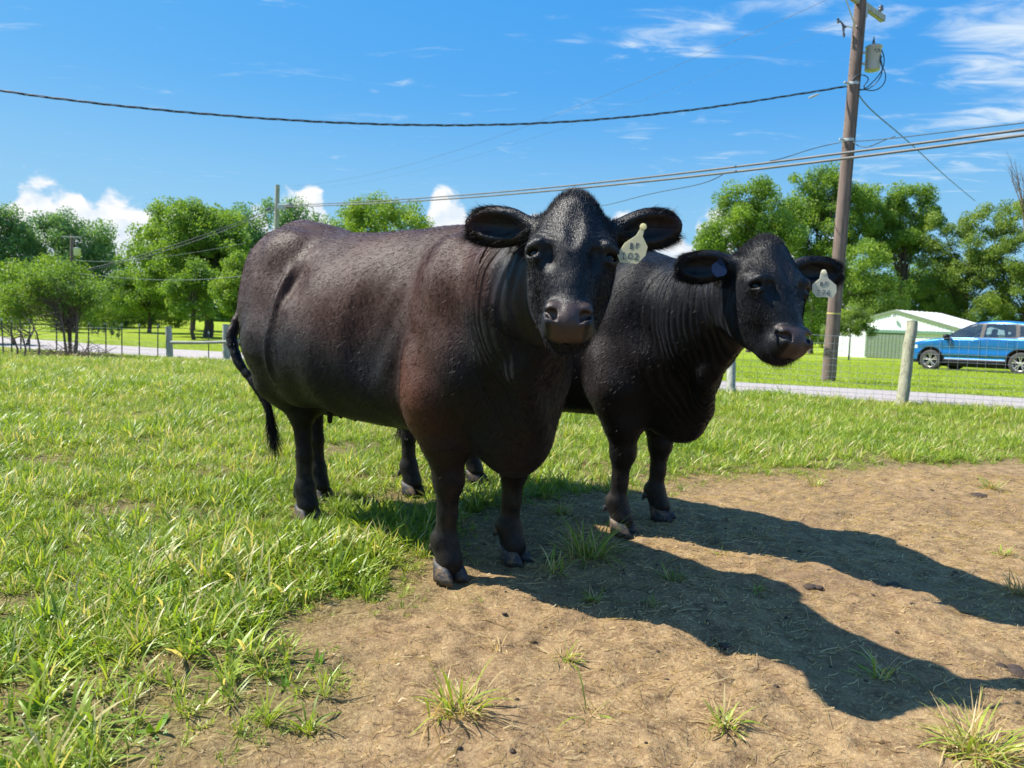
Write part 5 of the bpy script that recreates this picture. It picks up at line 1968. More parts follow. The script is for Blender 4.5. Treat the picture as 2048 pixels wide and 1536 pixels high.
# crossarm
ca, _ = onpole(4)
adir = nrm([.74, .67, 0])
rotA = Matrix(((adir[0], -adir[1], 0), (adir[1], adir[0], 0), (0, 0, 1)))
m_ = MB()
m_.box(ca - o0 + np.array([-.13, -.10, .0]) + adir * .0, (2.45, .10, .12), rotA, .008)
arm = m_.build('crossarm', M_ARM, root)
for s_ in (-1.1, -.42, 1.1):
    m_ = MB()
    p_ = ca - o0 + adir * s_ + np.array([-.13, -.10, .06])
    m_.lathe(p_, [(.012, 0), (.012, .06), (.045, .065), (.05, .09), (.028, .10), (.045, .12), (.03, .16), (.01, .17)], 12)
    m_.build('insulator', M_CERAM, arm)
m_ = MB()
for s_ in (-.55, .55):
    m_.tube([ca - o0 + adir * s_ + np.array([-.13, -.12, -.03]), ca - o0 + np.array([-.10, -.09, -.50])], .012, 6)
m_.build('arm_brace', M_STEEL, root)
m_ = MB()
p_, _ = onpole(28)
m_.box(p_ - o0 + np.array([.09, -.10, 0]), (.035, .02, .20), None, .004)
m_.build('number_plate', M_STEEL, root)
# cutout on its bracket, left side
p_, _ = onpole(57)
m_ = MB()
e_ = U(1690, 52, 13.9)
m_.tube([p_ - o0, e_ - o0], [.012, .012], 8)
bk = m_.build('cutout_bracket', M_STEEL, root)
for (a, b_, rr_) in (((1686, 50), (1688, 74), .026), ((1680, 42), (1692, 56), .020), ((1676, 38), (1677, 46), .030)):
    m_ = MB()
    A, B = U(a[0], a[1], 13.88) - o0, U(b_[0], b_[1], 13.88) - o0
    m_.tube([A, A * .8 + B * .2, A * .6 + B * .4, A * .4 + B * .6, A * .2 + B * .8, B], [rr_, rr_ * .6, rr_, rr_ * .6, rr_, rr_ * .7], 10)
    m_.build('fuse', M_CERAM, bk)
# transformer
tcn = U(1746, 118, 13.95)
M_TRF = simple('transformer_paint', (0.42, 0.47, 0.48), .35, var=.06, scale=5)
m_ = MB()
R_, Hh = .138, .215
m_.lathe(tcn - o0, [(.02, -Hh), (R_ * .94, -Hh + .004), (R_, -Hh + .025), (R_, Hh - .02), (R_ * 1.10, Hh - .015), (R_ * 1.10, Hh + .008), (R_ * .95, Hh + .022), (R_ * .5, Hh + .034), (.01, Hh + .036)], 28)
can = m_.build('transformer_tank', M_TRF, root)
for s_ in (-.09, .11):
    m_ = MB()
    m_.box(tcn - o0 + np.array([-.17, .0, s_]), (.16, .05, .035), None, .003)
    m_.build('mounting_lug', M_STEEL, can)
m_ = MB()
m_.lathe(tcn - o0 + np.array([-.01, 0, Hh + .03]), [(.03, 0), (.03, .02), (.018, .03), (.032, .045), (.016, .06), (.028, .075), (.014, .09), (.022, .10), (.008, .13), (.006, .17)], 12)
m_.build('bushing', M_CERAM, can)
m_ = MB()
for (a, b_) in ((-.03, .12), (.03, .13), (.0, .08), (.05, .10)):
    m_.lathe(tcn - o0 + np.array([a, -R_ * .98, b_]), [(.014, -.012), (.016, 0), (.012, .012), (.003, .016)], 8)
m_.build('terminal', M_CERAM, can)
# wires off the transformer
m_ = MB()
pw, _ = onpole(172)
for pts in ([(1763, 100, 13.85), (1768, 118, 13.8), (1765, 140, 13.8), (1755, 152, 13.8), (1738, 172, 13.85), (1722, 180, 13.95), (1708, 176, 14.0)],
            [(1761, 108, 13.85), (1763, 125, 13.8), (1763, 148, 13.8), (1750, 168, 13.8), (1735, 178, 13.9), (1712, 174, 14.0)],
            [(1764, 112, 13.85), (1768, 140, 13.8), (1771, 158, 13.8), (1762, 174, 13.8), (1745, 181, 13.85), (1725, 178, 13.95)],
            [(1704, 160, 13.9), (1712, 152, 13.85), (1722, 150, 13.85), (1735, 154, 13.85), (1736, 163, 13.85), (1730, 168, 13.85), (1732, 178, 13.9)]):
    P_ = line_px(pts, 24)
    m_.tube([q - o0 for q in P_], .010, 6)
m_.build('drop_loop', M_CABLEB, root)
for py in (168, 281):
    m_ = MB()
    q, t = onpole(py)
    dz_ = nrm(PT - PB)
    m_.tube([q - o0 - dz_ * .025, q - o0 + dz_ * .025], [rp(t) * 1.05] * 2, 18)
    m_.box(q - o0 + np.array([-.13, -.06, -.01]), (.16, .05, .035), Matrix.Rotation(.25, 3, 'Y'), .004)
    m_.build('clamp_band', M_STEEL, root)
m_ = MB()
q, t = onpole(627)
dz_ = nrm(PT - PB)
m_.tube([q - o0 - dz_ * .015, q - o0 + dz_ * .015], [rp(t) * 1.03] * 2, 20)
m_.build('yellow_band', simple('band_yellow', (0.5, 0.42, 0.14), .6), root)
m_ = MB()
for k in range(26):
    q, t = onpole(20 + k * 11)
    s_ = random.choice((-1, 1))
    m_.tube([q - o0 + np.array([s_ * rp(t) * .92, -.02, 0]), q - o0 + np.array([s_ * (rp(t) + .02), -.02, 0])], .006, 5)
m_.build('pole_staple', M_STEEL, root)['kind'] = 'stuff'
m_ = MB()
m_.tube([onpole(y)[0] - o0 + np.array([.075, -.10, 0]) for y in (30, 120, 240, 380, 520, 640, 745)], .008, 5)
m_.build('ground_wire', M_CABLEG, root)

# spiral service cable across the sky
ctr = np.array(line_px([(-260, 128, 12.0), (0, 181, 12.2), (200, 207, 12.4), (400, 227, 12.7), (620, 243, 12.9), (850, 250, 13.2), (1040, 247, 13.4), (1230, 237, 13.6), (1400, 218, 13.8), (1560, 194, 13.95), (1640, 180, 14.0), (1703, 172, 14.05)], 420))
m_ = MB()
L_ = np.concatenate([[0], np.cumsum(np.linalg.norm(np.diff(ctr, axis=0), axis=1))])
for k in range(3):
    ph = 2 * pi * k / 3
    hel = ctr + np.stack([np.zeros(len(L_)), np.cos(L_ * 2 * pi / 1.15 + ph) * .013, np.sin(L_ * 2 * pi / 1.15 + ph) * .013], 1)
    m_.tube(hel, .0095 if k else .007, 6)
tag(m_.build('service_cable', M_CABLEB), 'twisted dark service cable sagging across the open sky', 'cable')
m_ = MB()
m_.tube(line_px([(1617, 196, 13.5), (1638, 188, 13.5)], 4), [.012, .02, .02, .012], 8)
m_.build('cable_sleeve', M_STEEL, bpy.data.objects['service_cable'])
# thick telephone bundles, far pole to near right
def dq(px):
    return 1 / np.interp(px, [560, 2048], [1 / 42, 1 / 9.6])


def cableline(name, pts, rad, mat, label, n=90):
    m_ = MB()
    P_ = line_px([(a, b_, float(dq(a)) if a <= 2048 else 1 / (1 / 9.6 + (a - 2048) * (1 / 9.6 - 1 / 42) / 1488)) for a, b_ in pts], n)
    m_.tube(P_, rad, 8)
    return tag(m_.build(name, mat), label, 'cable', 'overhead cables along the lane')


cableline('telephone_cable', [(562, 411), (800, 399), (1100, 375), (1400, 342), (1690, 306), (1870, 282), (2048, 259), (2400, 212)], .020, M_CABLEG, 'upper of the two thick grey cables running to the far pole')
cableline('telephone_cable', [(562, 414), (800, 404), (1100, 382), (1400, 351), (1690, 317), (1870, 294), (2048, 270), (2400, 226)], .022, M_CABLEG, 'lower of the two thick grey cables running to the far pole')
for lb, pts, rad, mt in (('thin line leaving the pole clamp towards the right edge', [(1696, 283, 14.2), (1760, 279, 13.2), (1850, 269, 12.3), (1950, 257, 11.3), (2100, 238, 10)], .009, M_CABLEB),
                         ('slack loop of line right of the pole clamp', [(1706, 282, 14.0), (1716, 291, 13.9), (1732, 294, 13.7), (1752, 288, 13.5), (1772, 279, 13.3), (1790, 273, 13.0)], .009, M_CABLEB),
                         ('thin line from the pole clamp to the left joining the bundle', [(1690, 283, 14.2), (1660, 289, 14.4), (1620, 299, 14.6), (1580, 312, 14.8), (1540, 322, 14)], .009, M_CABLEB),
                         ('thin line falling away left below the bundle behind the near cow head', [(1445, 349, 15), (1400, 368, 16), (1340, 380, 18), (1280, 393, 20), (1200, 412, 24)], .010, M_CABLEB),
                         ('line running from the transformer pole down into the right trees', [(1712, 178, 14.0), (1735, 212, 16), (1780, 252, 18), (1840, 305, 22), (1900, 360, 28), (1950, 402, 34)], .013, M_CABLEB)):
    m_ = MB()
    m_.tube(line_px(pts, 50), rad, 6)
    tag(m_.build('thin_line', mt), lb, 'cable', 'thin overhead lines')

M_FARL = simple('pale_line', (0.16, 0.20, 0.18), .7, var=.1, spec=.2)
M_SID0 = simple('white_enamel', (0.75, 0.78, 0.78), .4, var=.05)
# far pole behind the rump
FB = GT(549, 42)
FT = U(555, 370, 41.5)
root = empty('utility_pole', tuple(FB), 'short grey green pole rising behind the rump of the front cow', 'utility pole')
m_ = MB()
m_.tube([np.zeros(3) - [0, 0, .2], (FT - FB) * .5, FT - FB], [.15, .14, .125], 14)
m_.build('shaft', M_POSTG, root)
m_ = MB()
m_.box(U(566, 414, 41.3) - FB, (.62, .2, .30), None, .02)
m_.build('junction_box', M_STEEL, root)
m_ = MB()
m_.tube([U(575, 413, 41.2) - FB, U(583, 411, 41) - FB], [.12, .16], 10)
m_.build('cable_clamp', M_CERAM, root)
m_ = MB()
m_.tube([U(540, 417, 41.2) - FB, U(532, 421, 41) - FB], [.10, .06], 10)
m_.build('cable_clamp', M_CERAM, root)
B3 = GT(143, 60)
root = empty('utility_pole', tuple(B3), 'distant reddish pole with white box behind the left trees', 'utility pole')
m_ = MB()
m_.tube([np.zeros(3) - [0, 0, .2], U(144, 468, 60) - B3], [.17, .12], 12)
m_.build('shaft', M_POLE, root)
m_ = MB()
m_.lathe(U(154, 504, 59.7) - B3, [(.02, -.30), (.26, -.30), (.26, .30), (.28, .31), (.1, .35), (.01, .36)], 14)
m_.build('transformer_tank', M_SID0, root)
m_ = MB()
m_.box(U(144, 474, 59.8) - B3, (1.6, .1, .12), None, .01)
m_.build('crossarm', M_ARM, root)
for lb, pts, rad in (('upper of the paired cables sloping down left from the far pole', [(552, 415, 41.3), (430, 462, 38.5), (300, 505, 37), (175, 538, 36)], .020), ('lower of the paired cables sloping down left from the far pole', [(552, 420, 41.3), (430, 468, 38.5), (300, 511, 37), (175, 541, 36)], .022),
                     ('pale line crossing the maple, upper of two', [(492, 486, 36), (400, 503, 36), (300, 517, 36), (200, 523, 38), (150, 520, 42)], .011),
                     ('pale line crossing the maple low down', [(492, 551, 30), (400, 559, 32), (330, 560, 34), (250, 556, 36), (150, 546, 40)], .012)):
    m_ = MB()
    m_.tube(line_px(pts, 40), rad, 6)
    tag(m_.build('far_line', M_CABLEG if 'paired' in lb else M_FARL), lb, 'cable', 'lines of the far left poles')
for k, (a, b_) in enumerate((((1700, -22), (552, 372)), ((1718, -30), (558, 373)), ((1760, 14), (556, 378)))):
    m_ = MB()
    P_ = []
    A, B = U(a[0], a[1], 13.6), U(b_[0], b_[1], 41.4)
    for t in np.linspace(0, 1, 50):
        q = A * (1 - t) + B * t
        q[2] -= .9 * 4 * t * (1 - t)
        P_.append(q)
    m_.tube(P_, .0020, 5)
    tag(m_.build('power_line', M_CABLEB), ['faint high power line between the two poles, uppermost', 'faint high power line between the two poles, middle one', 'faint high power line between the two poles, lowest'][k], 'cable', 'faint power lines between the poles')

# ------------------------------------------------------------------ shed
wd = nrm([.60, -.80, 0])
gd = nrm([.80, .60, 0])
S0 = GT(1790, 62)
zb = float(S0[2])
M_SID = simple('white_siding', (0.84, 0.86, 0.86), .5, var=.03, scale=1.5)
M_ROOF = simple('white_roof', (0.70, 0.70, 0.68), .45, var=.05, scale=1.2)
M_GRN = simple('sage_green_steel', (0.165, 0.215, 0.140), .5, var=.08, scale=2)
M_GRN2 = simple('green_trim', (0.13, 0.24, 0.17), .5, var=.08, scale=2)
root = empty('metal_shed', tuple(S0), 'white metal shed with green sliding door behind the car', 'shed')
RM = np.stack([wd, gd, [0, 0, 1]], 1)
hw, eave, peak, LL = 6.2, 2.30, 4.0, 8.0


def SP(a, b_, c):
    return RM @ np.array([a, b_, c])


def quadbox(mb, a0, a1, b0, b1, zlo, zhi0, zhi1=None):
    """box along the wall with a sloping top"""
    zhi1 = zhi0 if zhi1 is None else zhi1
    vs = [SP(a, b_, z_) for b_ in (b0, b1) for a, z_ in ((a0, zlo), (a1, zlo), (a1, zhi1), (a0, zhi0))]
    mb.add(vs, [(0, 1, 2, 3), (7, 6, 5, 4), (0, 4, 5, 1), (1, 5, 6, 2), (2, 6, 7, 3), (3, 7, 4, 0)])


top = lambda a: peak - (peak - eave) * abs(a) / hw
a = -hw
k = 0
dx0, dx1 = -2.3, 1.55
while a < hw - .01:
    a1 = min(a + .9, hw)
    if a < 0 < a1:
        a1 = 0.0
    m_ = MB()
    quadbox(m_, a + .008, a1 - .008, 0, .08, -.2, top(a), top(a1))
    for q in np.arange(a + .15, a1, .3):
        quadbox(m_, q - .03, q + .03, -.03, 0, -.2, top(q) - .02)
    m_.build('siding_panel', M_SID, root)
    a = a1
for sgn in (-1, 1):
    m_ = MB()
    q0, q1 = (sgn * hw, sgn * (hw - .08))
    quadbox(m_, min(q0, q1), max(q0, q1), .08, LL, -.2, eave - .02)
    for b_ in np.arange(.3, LL, .9):
        quadbox(m_, sgn * hw - .03, sgn * hw + .03, b_, b_ + .06, -.2, eave - .04)
    m_.build('side_wall', M_SID, root)
m_ = MB()
quadbox(m_, -hw, 0, LL, LL + .08, -.2, eave, peak)
quadbox(m_, 0, hw, LL, LL + .08, -.2, peak, eave)
m_.build('back_wall', M_SID, root)
for sgn in (-1, 1):
    m_ = MB()
    e = hw + .35
    ze = top(e)
    vs = []
    for b_ in (-.10, LL + .35):
        for (q, zq) in ((0, peak + .03), (sgn * e, ze + .03)):
            vs += [SP(q, b_, zq), SP(q, b_, zq + .06)]
    m_.add(vs, [(0, 2, 3, 1), (4, 5, 7, 6), (1, 3, 7, 5), (0, 4, 6, 2), (2, 6, 7, 3), (0, 1, 5, 4)])
    for b_ in np.arange(.1, LL, .9):
        vs = [SP(0, b_, peak + .09), SP(0, b_ + .05, peak + .09), SP(sgn * e, b_ + .05, ze + .09), SP(sgn * e, b_, ze + .09)]
        vs += [v_ + np.array([0, 0, .04]) for v_ in vs]
        m_.add(vs, [(4, 5, 6, 7), (0, 1, 5, 4), (3, 2, 6, 7), (0, 3, 7, 4), (1, 2, 6, 5)])
    rf = m_.build('roof', M_ROOF, root)
    m_ = MB()
    vs = []
    for b_ in (-.15, -.102):
        for (q, zq) in ((0, peak - .10), (sgn * e, ze - .10)):
            vs += [SP(q, b_, zq), SP(q, b_, zq + .22)]
    m_.add(vs, [(0, 2, 3, 1), (4, 5, 7, 6), (1, 3, 7, 5), (0, 4, 6, 2), (2, 6, 7, 3), (0, 1, 5, 4)])
    m_.build('rake_trim', M_GRN, rf)
m_ = MB()
quadbox(m_, dx0, dx1, -.13, -.06, .02, 2.15)
for q in np.arange(dx0 + .15, dx1, .3):
    quadbox(m_, q - .03, q + .03, -.155, -.13, .05, 2.12)
m_.build('sliding_door', M_GRN, root)
m_ = MB()
quadbox(m_, dx0 - .1, 4.6, -.22, -.04, 2.17, 2.40)
m_.build('door_track', M_GRN2, root)
m_ = MB()
m_.lathe(SP(-.05, -.35, 3.55), [(.02, .12), (.10, .08), (.16, -.05), (.15, -.06), (.02, -.02)], 12)
m_.tube([SP(-.05, -.35, 3.66), SP(-.05, -.2, 3.75), SP(-.05, .0, 3.7)], .02, 6)
m_.build('yard_light', M_STEEL, root)


# ------------------------------------------------------------------ blue car
def poly_sd(px_, pz_, poly):
    d = np.full(px_.shape, 1e9, np.float32)
    ins = np.zeros(px_.shape, bool)
    n = len(poly)
    for i in range(n):
        a, b_ = poly[i], poly[(i + 1) % n]
        ex, ez = b_[0] - a[0], b_[1] - a[1]
        t = np.clip(((px_ - a[0]) * ex + (pz_ - a[1]) * ez) / (ex * ex + ez * ez), 0, 1)
        d = np.minimum(d, np.hypot(px_ - a[0] - t * ex, pz_ - a[1] - t * ez))
        ins ^= ((a[1] > pz_) != (b_[1] > pz_)) & (px_ < (b_[0] - a[0]) * (pz_ - a[1]) / (b_[1] - a[1] + 1e-9) + a[0])
    return np.where(ins, -d, d)


CARP = [(2.12, .24), (2.28, .38), (2.33, .56), (2.30, .72), (2.20, .84), (1.95, .94), (1.55, 1.02), (1.12, 1.08), (.98, 1.12), (.62, 1.36), (.28, 1.54), (.02, 1.62), (-.35, 1.665), (-.80, 1.665),
        (-1.30, 1.62), (-1.72, 1.55), (-2.02, 1.50), (-2.06, 1.44), (-2.18, 1.16), (-2.28, 1.02), (-2.31, .80), (-2.30, .52), (-2.24, .30), (-2.05, .24)]
gC = Grid((0, 0, 0), np.eye(3), (-2.45, -1.02, .15), (2.45, 1.02, 1.75), .022)


def carfn(P):
    x, y, z_ = P
    d1 = poly_sd(x, z_, CARP)
    ax = np.maximum(np.abs(x + .05) - 1.55, 0)
    w = .925 - .34 * (ax / .75) ** 2.4
    w = w - .0 * z_
    belt = 1.06 + .02 * (x < 0)
    tum = np.clip(z_ - belt, 0, 1)
    w = w - .42 * tum - .03 * (tum > 0)
    w = w - .05 * np.clip(.62 - z_, 0, 1) - .020 * np.exp(-((z_ - .72) / .10) ** 2) - .05 * np.exp(-((z_ - .46) / .06) ** 2) * (np.abs(x) < .95)
    d2 = np.abs(y) - w
    k = .10
    h_ = np.maximum(k - np.abs(d1 - d2), 0) / k
    d = np.maximum(d1, d2) + h_ * h_ * k * .25
    for wx in (1.37, -1.34):
        wd_ = np.hypot(x - wx, z_ - .345) - .392
        cut = np.maximum(wd_, .60 - np.abs(y))
        d = np.maximum(d, -cut)
    return d.astype(np.float32)


gC.run([('add', (0, 0, .9), 2.7, carfn, .001)])
VC, QC = gC.mesh()
VC = smooth_mesh(VC, QC, 3)
NC = vnormals(VC, QC)
cc = VC[QC].mean(1)
nc = NC[QC].mean(1)
W1 = [(.90, 1.125), (.30, 1.49), (.00, 1.545), (-.12, 1.55), (-.12, 1.12)]
W2 = [(-.24, 1.12), (-.24, 1.55), (-.75, 1.56), (-1.08, 1.53), (-1.16, 1.15)]
W3 = [(-1.26, 1.17), (-1.20, 1.50), (-1.55, 1.45), (-1.86, 1.36), (-1.70, 1.25)]
side = np.abs(nc[:, 1]) > .45
reg = np.zeros(len(cc), int)
trimband = (poly_sd(cc[:, 0], cc[:, 2], [(1.02, 1.10), (.30, 1.53), (-.1, 1.585), (-1.1, 1.57), (-1.95, 1.42), (-1.72, 1.20), (-1.2, 1.11)]) < 0) & side & (np.abs(cc[:, 1]) > .4)
reg[trimband] = 2
for W_ in (W1, W2, W3):
    reg[(poly_sd(cc[:, 0], cc[:, 2], W_) < 0) & side & (np.abs(cc[:, 1]) > .4)] = 1
ws = (cc[:, 2] > 1.10) & (cc[:, 2] < 1.545) & (cc[:, 0] > .25) & (nc[:, 0] > .3) & (np.abs(cc[:, 1]) < .70 - .25 * (cc[:, 2] - 1.1))
rw = (cc[:, 2] > 1.14) & (cc[:, 2] < 1.42) & (cc[:, 0] < -1.9) & (np.abs(cc[:, 1]) < .58)
reg[ws | rw] = 1
arch = np.zeros(len(cc), bool)
for wx in (1.37, -1.34):
    dd = np.hypot(cc[:, 0] - wx, cc[:, 2] - .345)
    arch |= (dd < .452) & (cc[:, 2] > .2)
reg[arch | (cc[:, 2] < .36) | ((cc[:, 2] < .43) & (np.abs(cc[:, 0]) < 1.0))] = 2
reg[(cc[:, 0] > 1.82) & (cc[:, 2] > .735) & (cc[:, 2] < .84 - .0 * cc[:, 0]) & (np.abs(cc[:, 1]) > .42)] = 3
reg[(cc[:, 0] > 2.18) & (cc[:, 2] > .42) & (cc[:, 2] < .72) & (np.abs(cc[:, 1]) < .52)] = 2
reg[(cc[:, 0] < -2.0) & (cc[:, 2] > .92) & (cc[:, 2] < 1.06) & (np.abs(cc[:, 1]) > .5)] = 4
m, N = newmat('car_paint')
tc = N.n('ShaderNodeTexCoord').outputs['Object']
sp = N.n('ShaderNodeSeparateXYZ', {0: tc}).outputs
ln = None
for x0 in (.98, -.18, -1.16):
    e = N.math('COMPARE', sp[0], x0 + (0), .007)
    ln = e if ln is None else N.math('MAXIMUM', ln, e)
lm = N.math('MULTIPLY', N.math('MULTIPLY', ln, N.math('GREATER_THAN', sp[2], .42)), N.math('LESS_THAN', sp[2], 1.12))
c = N.mix(lm, (0.005, 0.155, 0.45), (0.004, 0.01, 0.02))
p = N.n('ShaderNodeBsdfPrincipled', {'Base Color': c, 'Metallic': .35, 'Roughness': .28, 'Coat Weight': 1.0, 'Coat Roughness': .04})
N.n('ShaderNodeOutputMaterial', {0: p.outputs[0]})
M_PAINT = m
m, N = newmat('car_glass')
gx = N.n('ShaderNodeBsdfTransparent', {0: (0.55, 0.68, 0.66, 1)})
gg = N.n('ShaderNodeBsdfGlossy', {0: (1, 1, 1, 1), 'Roughness': .03})
fr = N.n('ShaderNodeLayerWeight', {0: .35})
mx = N.n('ShaderNodeMixShader', {0: N.math('ADD', N.math('MULTIPLY', fr.outputs[0], .8), .14), 1: gx.outputs[0], 2: gg.outputs[0]})
N.n('ShaderNodeOutputMaterial', {0: mx.outputs[0]})
M_GLASS = m
M_BLK = simple('black_plastic', (0.014, 0.014, 0.016), .4, var=.2, spec=.18)
M_LAMP = simple('headlamp_lens', (0.65, 0.70, 0.75), .1, var=.1, coat=1.0)
M_RED = simple('tail_lamp', (0.35, 0.01, 0.01), .2)
M_TYRE = simple('tyre_rubber', (0.045, 0.043, 0.042), .8, var=.2)
M_RIM = simple('alloy_rim', (0.62, 0.60, 0.56), .3, metal=.75, var=.08)
M_SEAT = simple('seat_fabric', (0.09, 0.11, 0.115), .8, var=.15)
CWF = GT(1897, 25.2)
CWR = GT(2074, 23.0)
cd = CWF - CWR
cang = math.atan2(cd[1], cd[0])
cmid = (CWF + CWR) / 2
car = empty('car', tuple(cmid), 'blue metallic car parked on the lawn by the shed', 'car', rz=cang)
car.rotation_euler = (0, -math.atan2(cd[2], math.hypot(cd[0], cd[1])), cang)


def part(name, sel, mat, parent):
    Q = QC[sel]
    used = np.unique(Q)
    mp = np.full(len(VC), -1)
    mp[used] = np.arange(len(used))
    me = mesh_np(name, VC[used], mp[Q], [mat])
    return link(name, me, parent)


bodyo = part('body', reg == 0, M_PAINT, car)
part('cladding', reg == 2, M_BLK, car)
for q, nm in ((1, 'side_window'), (-1, 'side_window')):
    for lo_, hi_ in ((-.2, 1.2), (-1.2, -.2), (-2.0, -1.2)):
        part(nm, (reg == 1) & ~ws & ~rw & (cc[:, 1] * q > 0) & (cc[:, 0] > lo_) & (cc[:, 0] <= hi_), M_GLASS, car)
    part('headlight', (reg == 3) & (cc[:, 1] * q > 0), M_LAMP, car)
    part('tail_light', (reg == 4) & (cc[:, 1] * q > 0), M_RED, car)
part('windscreen', (reg == 1) & ws, M_GLASS, car)
part('rear_window', (reg == 1) & rw, M_GLASS, car)
for q in (-1, 1):
    m_ = MB()
    m_.lathe((.83, q * 1.01, 1.13), [(.01, -.11), (.07, -.09), (.10, 0), (.085, .07), (.01, .09)], 12, axis='Z')
    m_.tube([(.83, q * .95, 1.10), (.80, q * .86, 1.08)], .03, 6)
    m_.build('mirror', M_BLK, car)
    for x0 in (-.02, -1.02):
        m_ = MB()
        m_.box((x0, q * .928, .98), (.17, .03, .028), None, .006)
        m_.build('door_handle', M_PAINT, car)
    for wx in (1.37, -1.34):
        wh_ = MB()
        wy = q * .80
        wh_.lathe((wx, wy, .345), [(.235, -.105), (.31, -.112), (.338, -.09), (.345, -.05), (.345, .05), (.338, .09), (.31, .112), (.235, .105)], 36, axis='Y')
        ty = wh_.build('tyre', M_TYRE, car)
        rm_ = MB()
        sg = q
        rm_.lathe((wx, wy, .345), [(.238, -.10 * sg), (.228, .04 * sg), (.236, .095 * sg), (.222, .100 * sg), (.214, .075 * sg), (.214, .0)], 32, axis='Y')
        rm_.lathe((wx, wy, .345), [(.062, .04 * sg), (.062, .075 * sg), (.04, .085 * sg), (.002, .087 * sg)], 16, axis='Y')
        for k in range(5):
            for da in (-.17, .17):
                an = 2 * pi * k / 5 + .3
                p0 = Vector((wx + .05 * cos(an + da), wy + sg * .070, .345 + .05 * sin(an + da)))
                p1 = Vector((wx + .225 * cos(an + da * 1.15), wy + sg * .086, .345 + .225 * sin(an + da * 1.15)))
                rm_.tube([p0, p1], [.022, .026], 6, flat=.6)
        rm_.build('rim', M_RIM, ty)
        dk = MB()
        dk.lathe((wx, wy, .345), [(.005, .02 * sg), (.21, .02 * sg)], 20, axis='Y')
        dk.build('brake_disc', M_BLK, ty)
m_ = MB()
for x0 in (.25, -.65):
    for y0 in (-.38, .38):
        m_.box((x0 - .18, y0, .95), (.16, .48, .62), Matrix.Rotation(-.2, 3, 'Y'), .05)
        m_.box((x0 - .26, y0, 1.33), (.10, .26, .18), Matrix.Rotation(-.2, 3, 'Y'), .03)
        m_.box((x0 + .1, y0, .68), (.5, .5, .16), None, .05)
m_.build('seat', M_SEAT, car)
m_ = MB()
m_.box((.95, 0, .98), (.5, 1.4, .16), None, .04)
m_.box((0, 0, .45), (3.4, 1.5, .05))
m_.build('dashboard', M_BLK, car)
m_ = MB()
m_.box((0, 0, .27), (1.85, 1.68, .18), None, .02)
m_.box((-.1, 0, .25), (4.1, 1.1, .20), None, .02)
m_.build('underbody', M_BLK, car)


# ------------------------------------------------------------------ ear tags
def ear_tag(name, label, poly, depth, mat, strokes, n_thick=.0022, tilt=-.0005):
    P = [U(a, b_, depth + tilt * (b_ - poly[0][1])) for a, b_ in poly]
    P = np.array(P)
    c = P.mean(0)
    view = nrm(C0 - c)
    r_ = np.random.default_rng(3)
    mb = MB()
    n = len(P)
    bend = lambda q: q
    fr_, bk_ = [p_ - c + view * n_thick / 2 for p_ in P], [p_ - c - view * n_thick / 2 for p_ in P]
    ctr_ = P[2:].mean(0) - c
    mb.add(fr_ + bk_, [tuple(range(n))[::-1], tuple(range(n, 2 * n))] + [(i, (i + 1) % n, (i + 1) % n + n, i + n) for i in range(n)])
    o = mb.build(name, mat, loc=tuple(c))
    tag(o, label, 'ear tag')
    if strokes:
        for nm, ch in strokes:
            mb = MB()
            for st in ch:
                pts = [U(a, b_, depth + tilt * (b_ - poly[0][1])) - c + view * (n_thick / 2 + .0006) for a, b_ in st]
                mb.tube(pts, .0013, 5, flat=.5)
            mb.build(nm, M_INK, o)
    mb = MB()
    q = (P[0] + P[1]) / 2 - c
    mb.tube([q + view * .006, q - view * .012], [.010, .006], 12)
    mb.build('tag_stud', mat, o)
    return o


def zz(pts, ox, oy, s):
    return [(ox + a / s, oy + b_ / s) for a, b_ in pts]


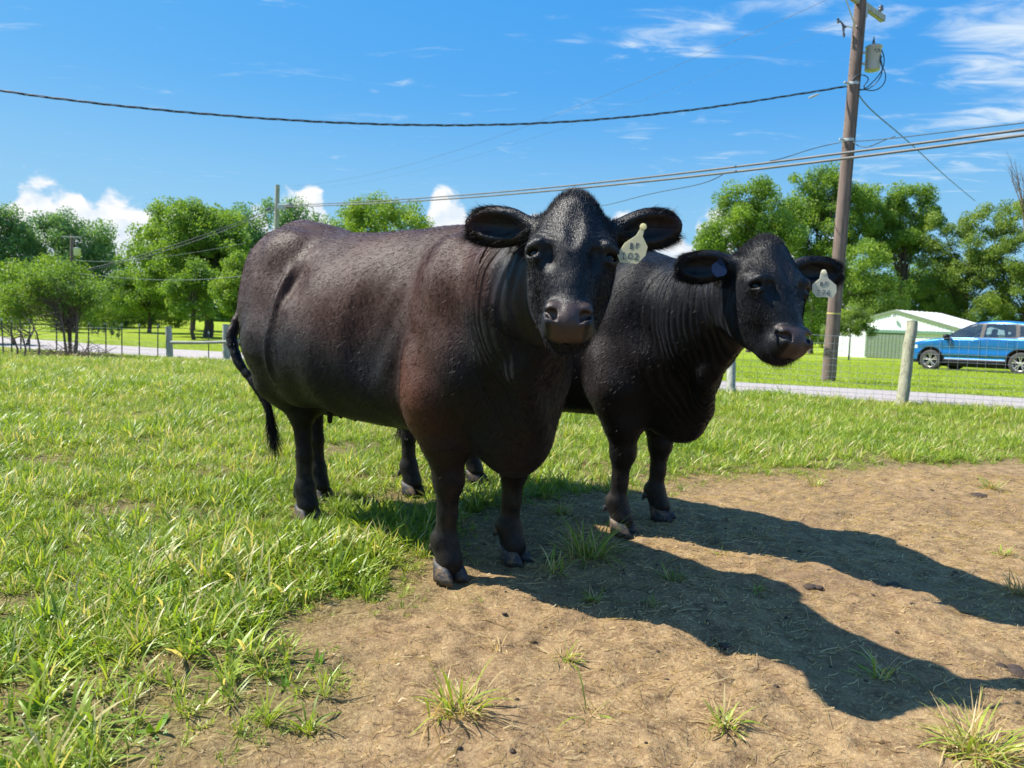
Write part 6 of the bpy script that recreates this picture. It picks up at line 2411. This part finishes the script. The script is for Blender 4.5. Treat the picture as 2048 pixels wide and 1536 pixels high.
A = lambda pts: zz(pts, 900, 340, 3.84)
glyph = [('lettering', [A([(1388, 562), (1382, 602)]), A([(1386, 562), (1402, 564), (1404, 574), (1385, 582)]), A([(1385, 582), (1404, 586), (1402, 600), (1382, 603)])]),
         ('lettering', [A([(1432, 562), (1426, 600)]), A([(1432, 562), (1452, 564)]), A([(1430, 580), (1446, 581)])]),
         ('numeral', [A([(1318, 645), (1338, 630), (1330, 682)]), A([(1312, 683), (1348, 684)])]),
         ('numeral', [A([(1384, 636), (1370, 648), (1366, 668), (1374, 682), (1390, 678), (1400, 662), (1400, 644), (1388, 636)])]),
         ('numeral', [A([(1416, 650), (1428, 638), (1442, 642), (1444, 656), (1428, 674), (1412, 688), (1430, 684), (1450, 690)])])]
ear_tag('ear_tag', 'cream ear tag reading BF 102 on the front cow', A([(1470, 432), (1497, 440), (1480, 510), (1518, 590), (1502, 655), (1440, 720), (1310, 710), (1283, 650), (1340, 560), (1430, 500)]), 2.11, M_TAG, glyph)
B_ = lambda pts: zz(pts, 1360, 440, 4.8)
glyph = [('lettering', [B_([(1350, 594), (1347, 632)]), B_([(1349, 594), (1368, 597), (1368, 608), (1348, 612)]), B_([(1348, 612), (1372, 616), (1370, 629), (1347, 632)])]),
         ('lettering', [B_([(1394, 594), (1391, 632)]), B_([(1394, 595), (1422, 594)]), B_([(1393, 612), (1416, 612)])]),
         ('numeral', [B_([(1314, 684), (1324, 673), (1338, 677), (1340, 690), (1322, 712), (1310, 722), (1326, 718), (1345, 722)])]),
         ('numeral', [B_([(1364, 676), (1396, 674), (1384, 698), (1376, 722)]), B_([(1368, 699), (1392, 698)])]),
         ('numeral', [B_([(1436, 672), (1420, 688), (1413, 708), (1420, 722), (1436, 720), (1441, 707), (1430, 699), (1416, 706)])])]
ear_tag('ear_tag', 'white ear tag reading BF 276 on the second cow', B_([(1350, 500), (1410, 500), (1425, 560), (1500, 625), (1503, 690), (1470, 745), (1310, 740), (1268, 690), (1268, 620), (1340, 560)]), 2.80, M_TAGW, glyph)
ear_tag('ear_tag', 'plain dark blue ear tag on the other ear of cow 276', B_([(350, 400), (420, 405), (450, 480), (448, 510), (420, 535), (350, 548), (310, 500), (303, 450), (315, 425)]), 2.64, M_TAGB, None)
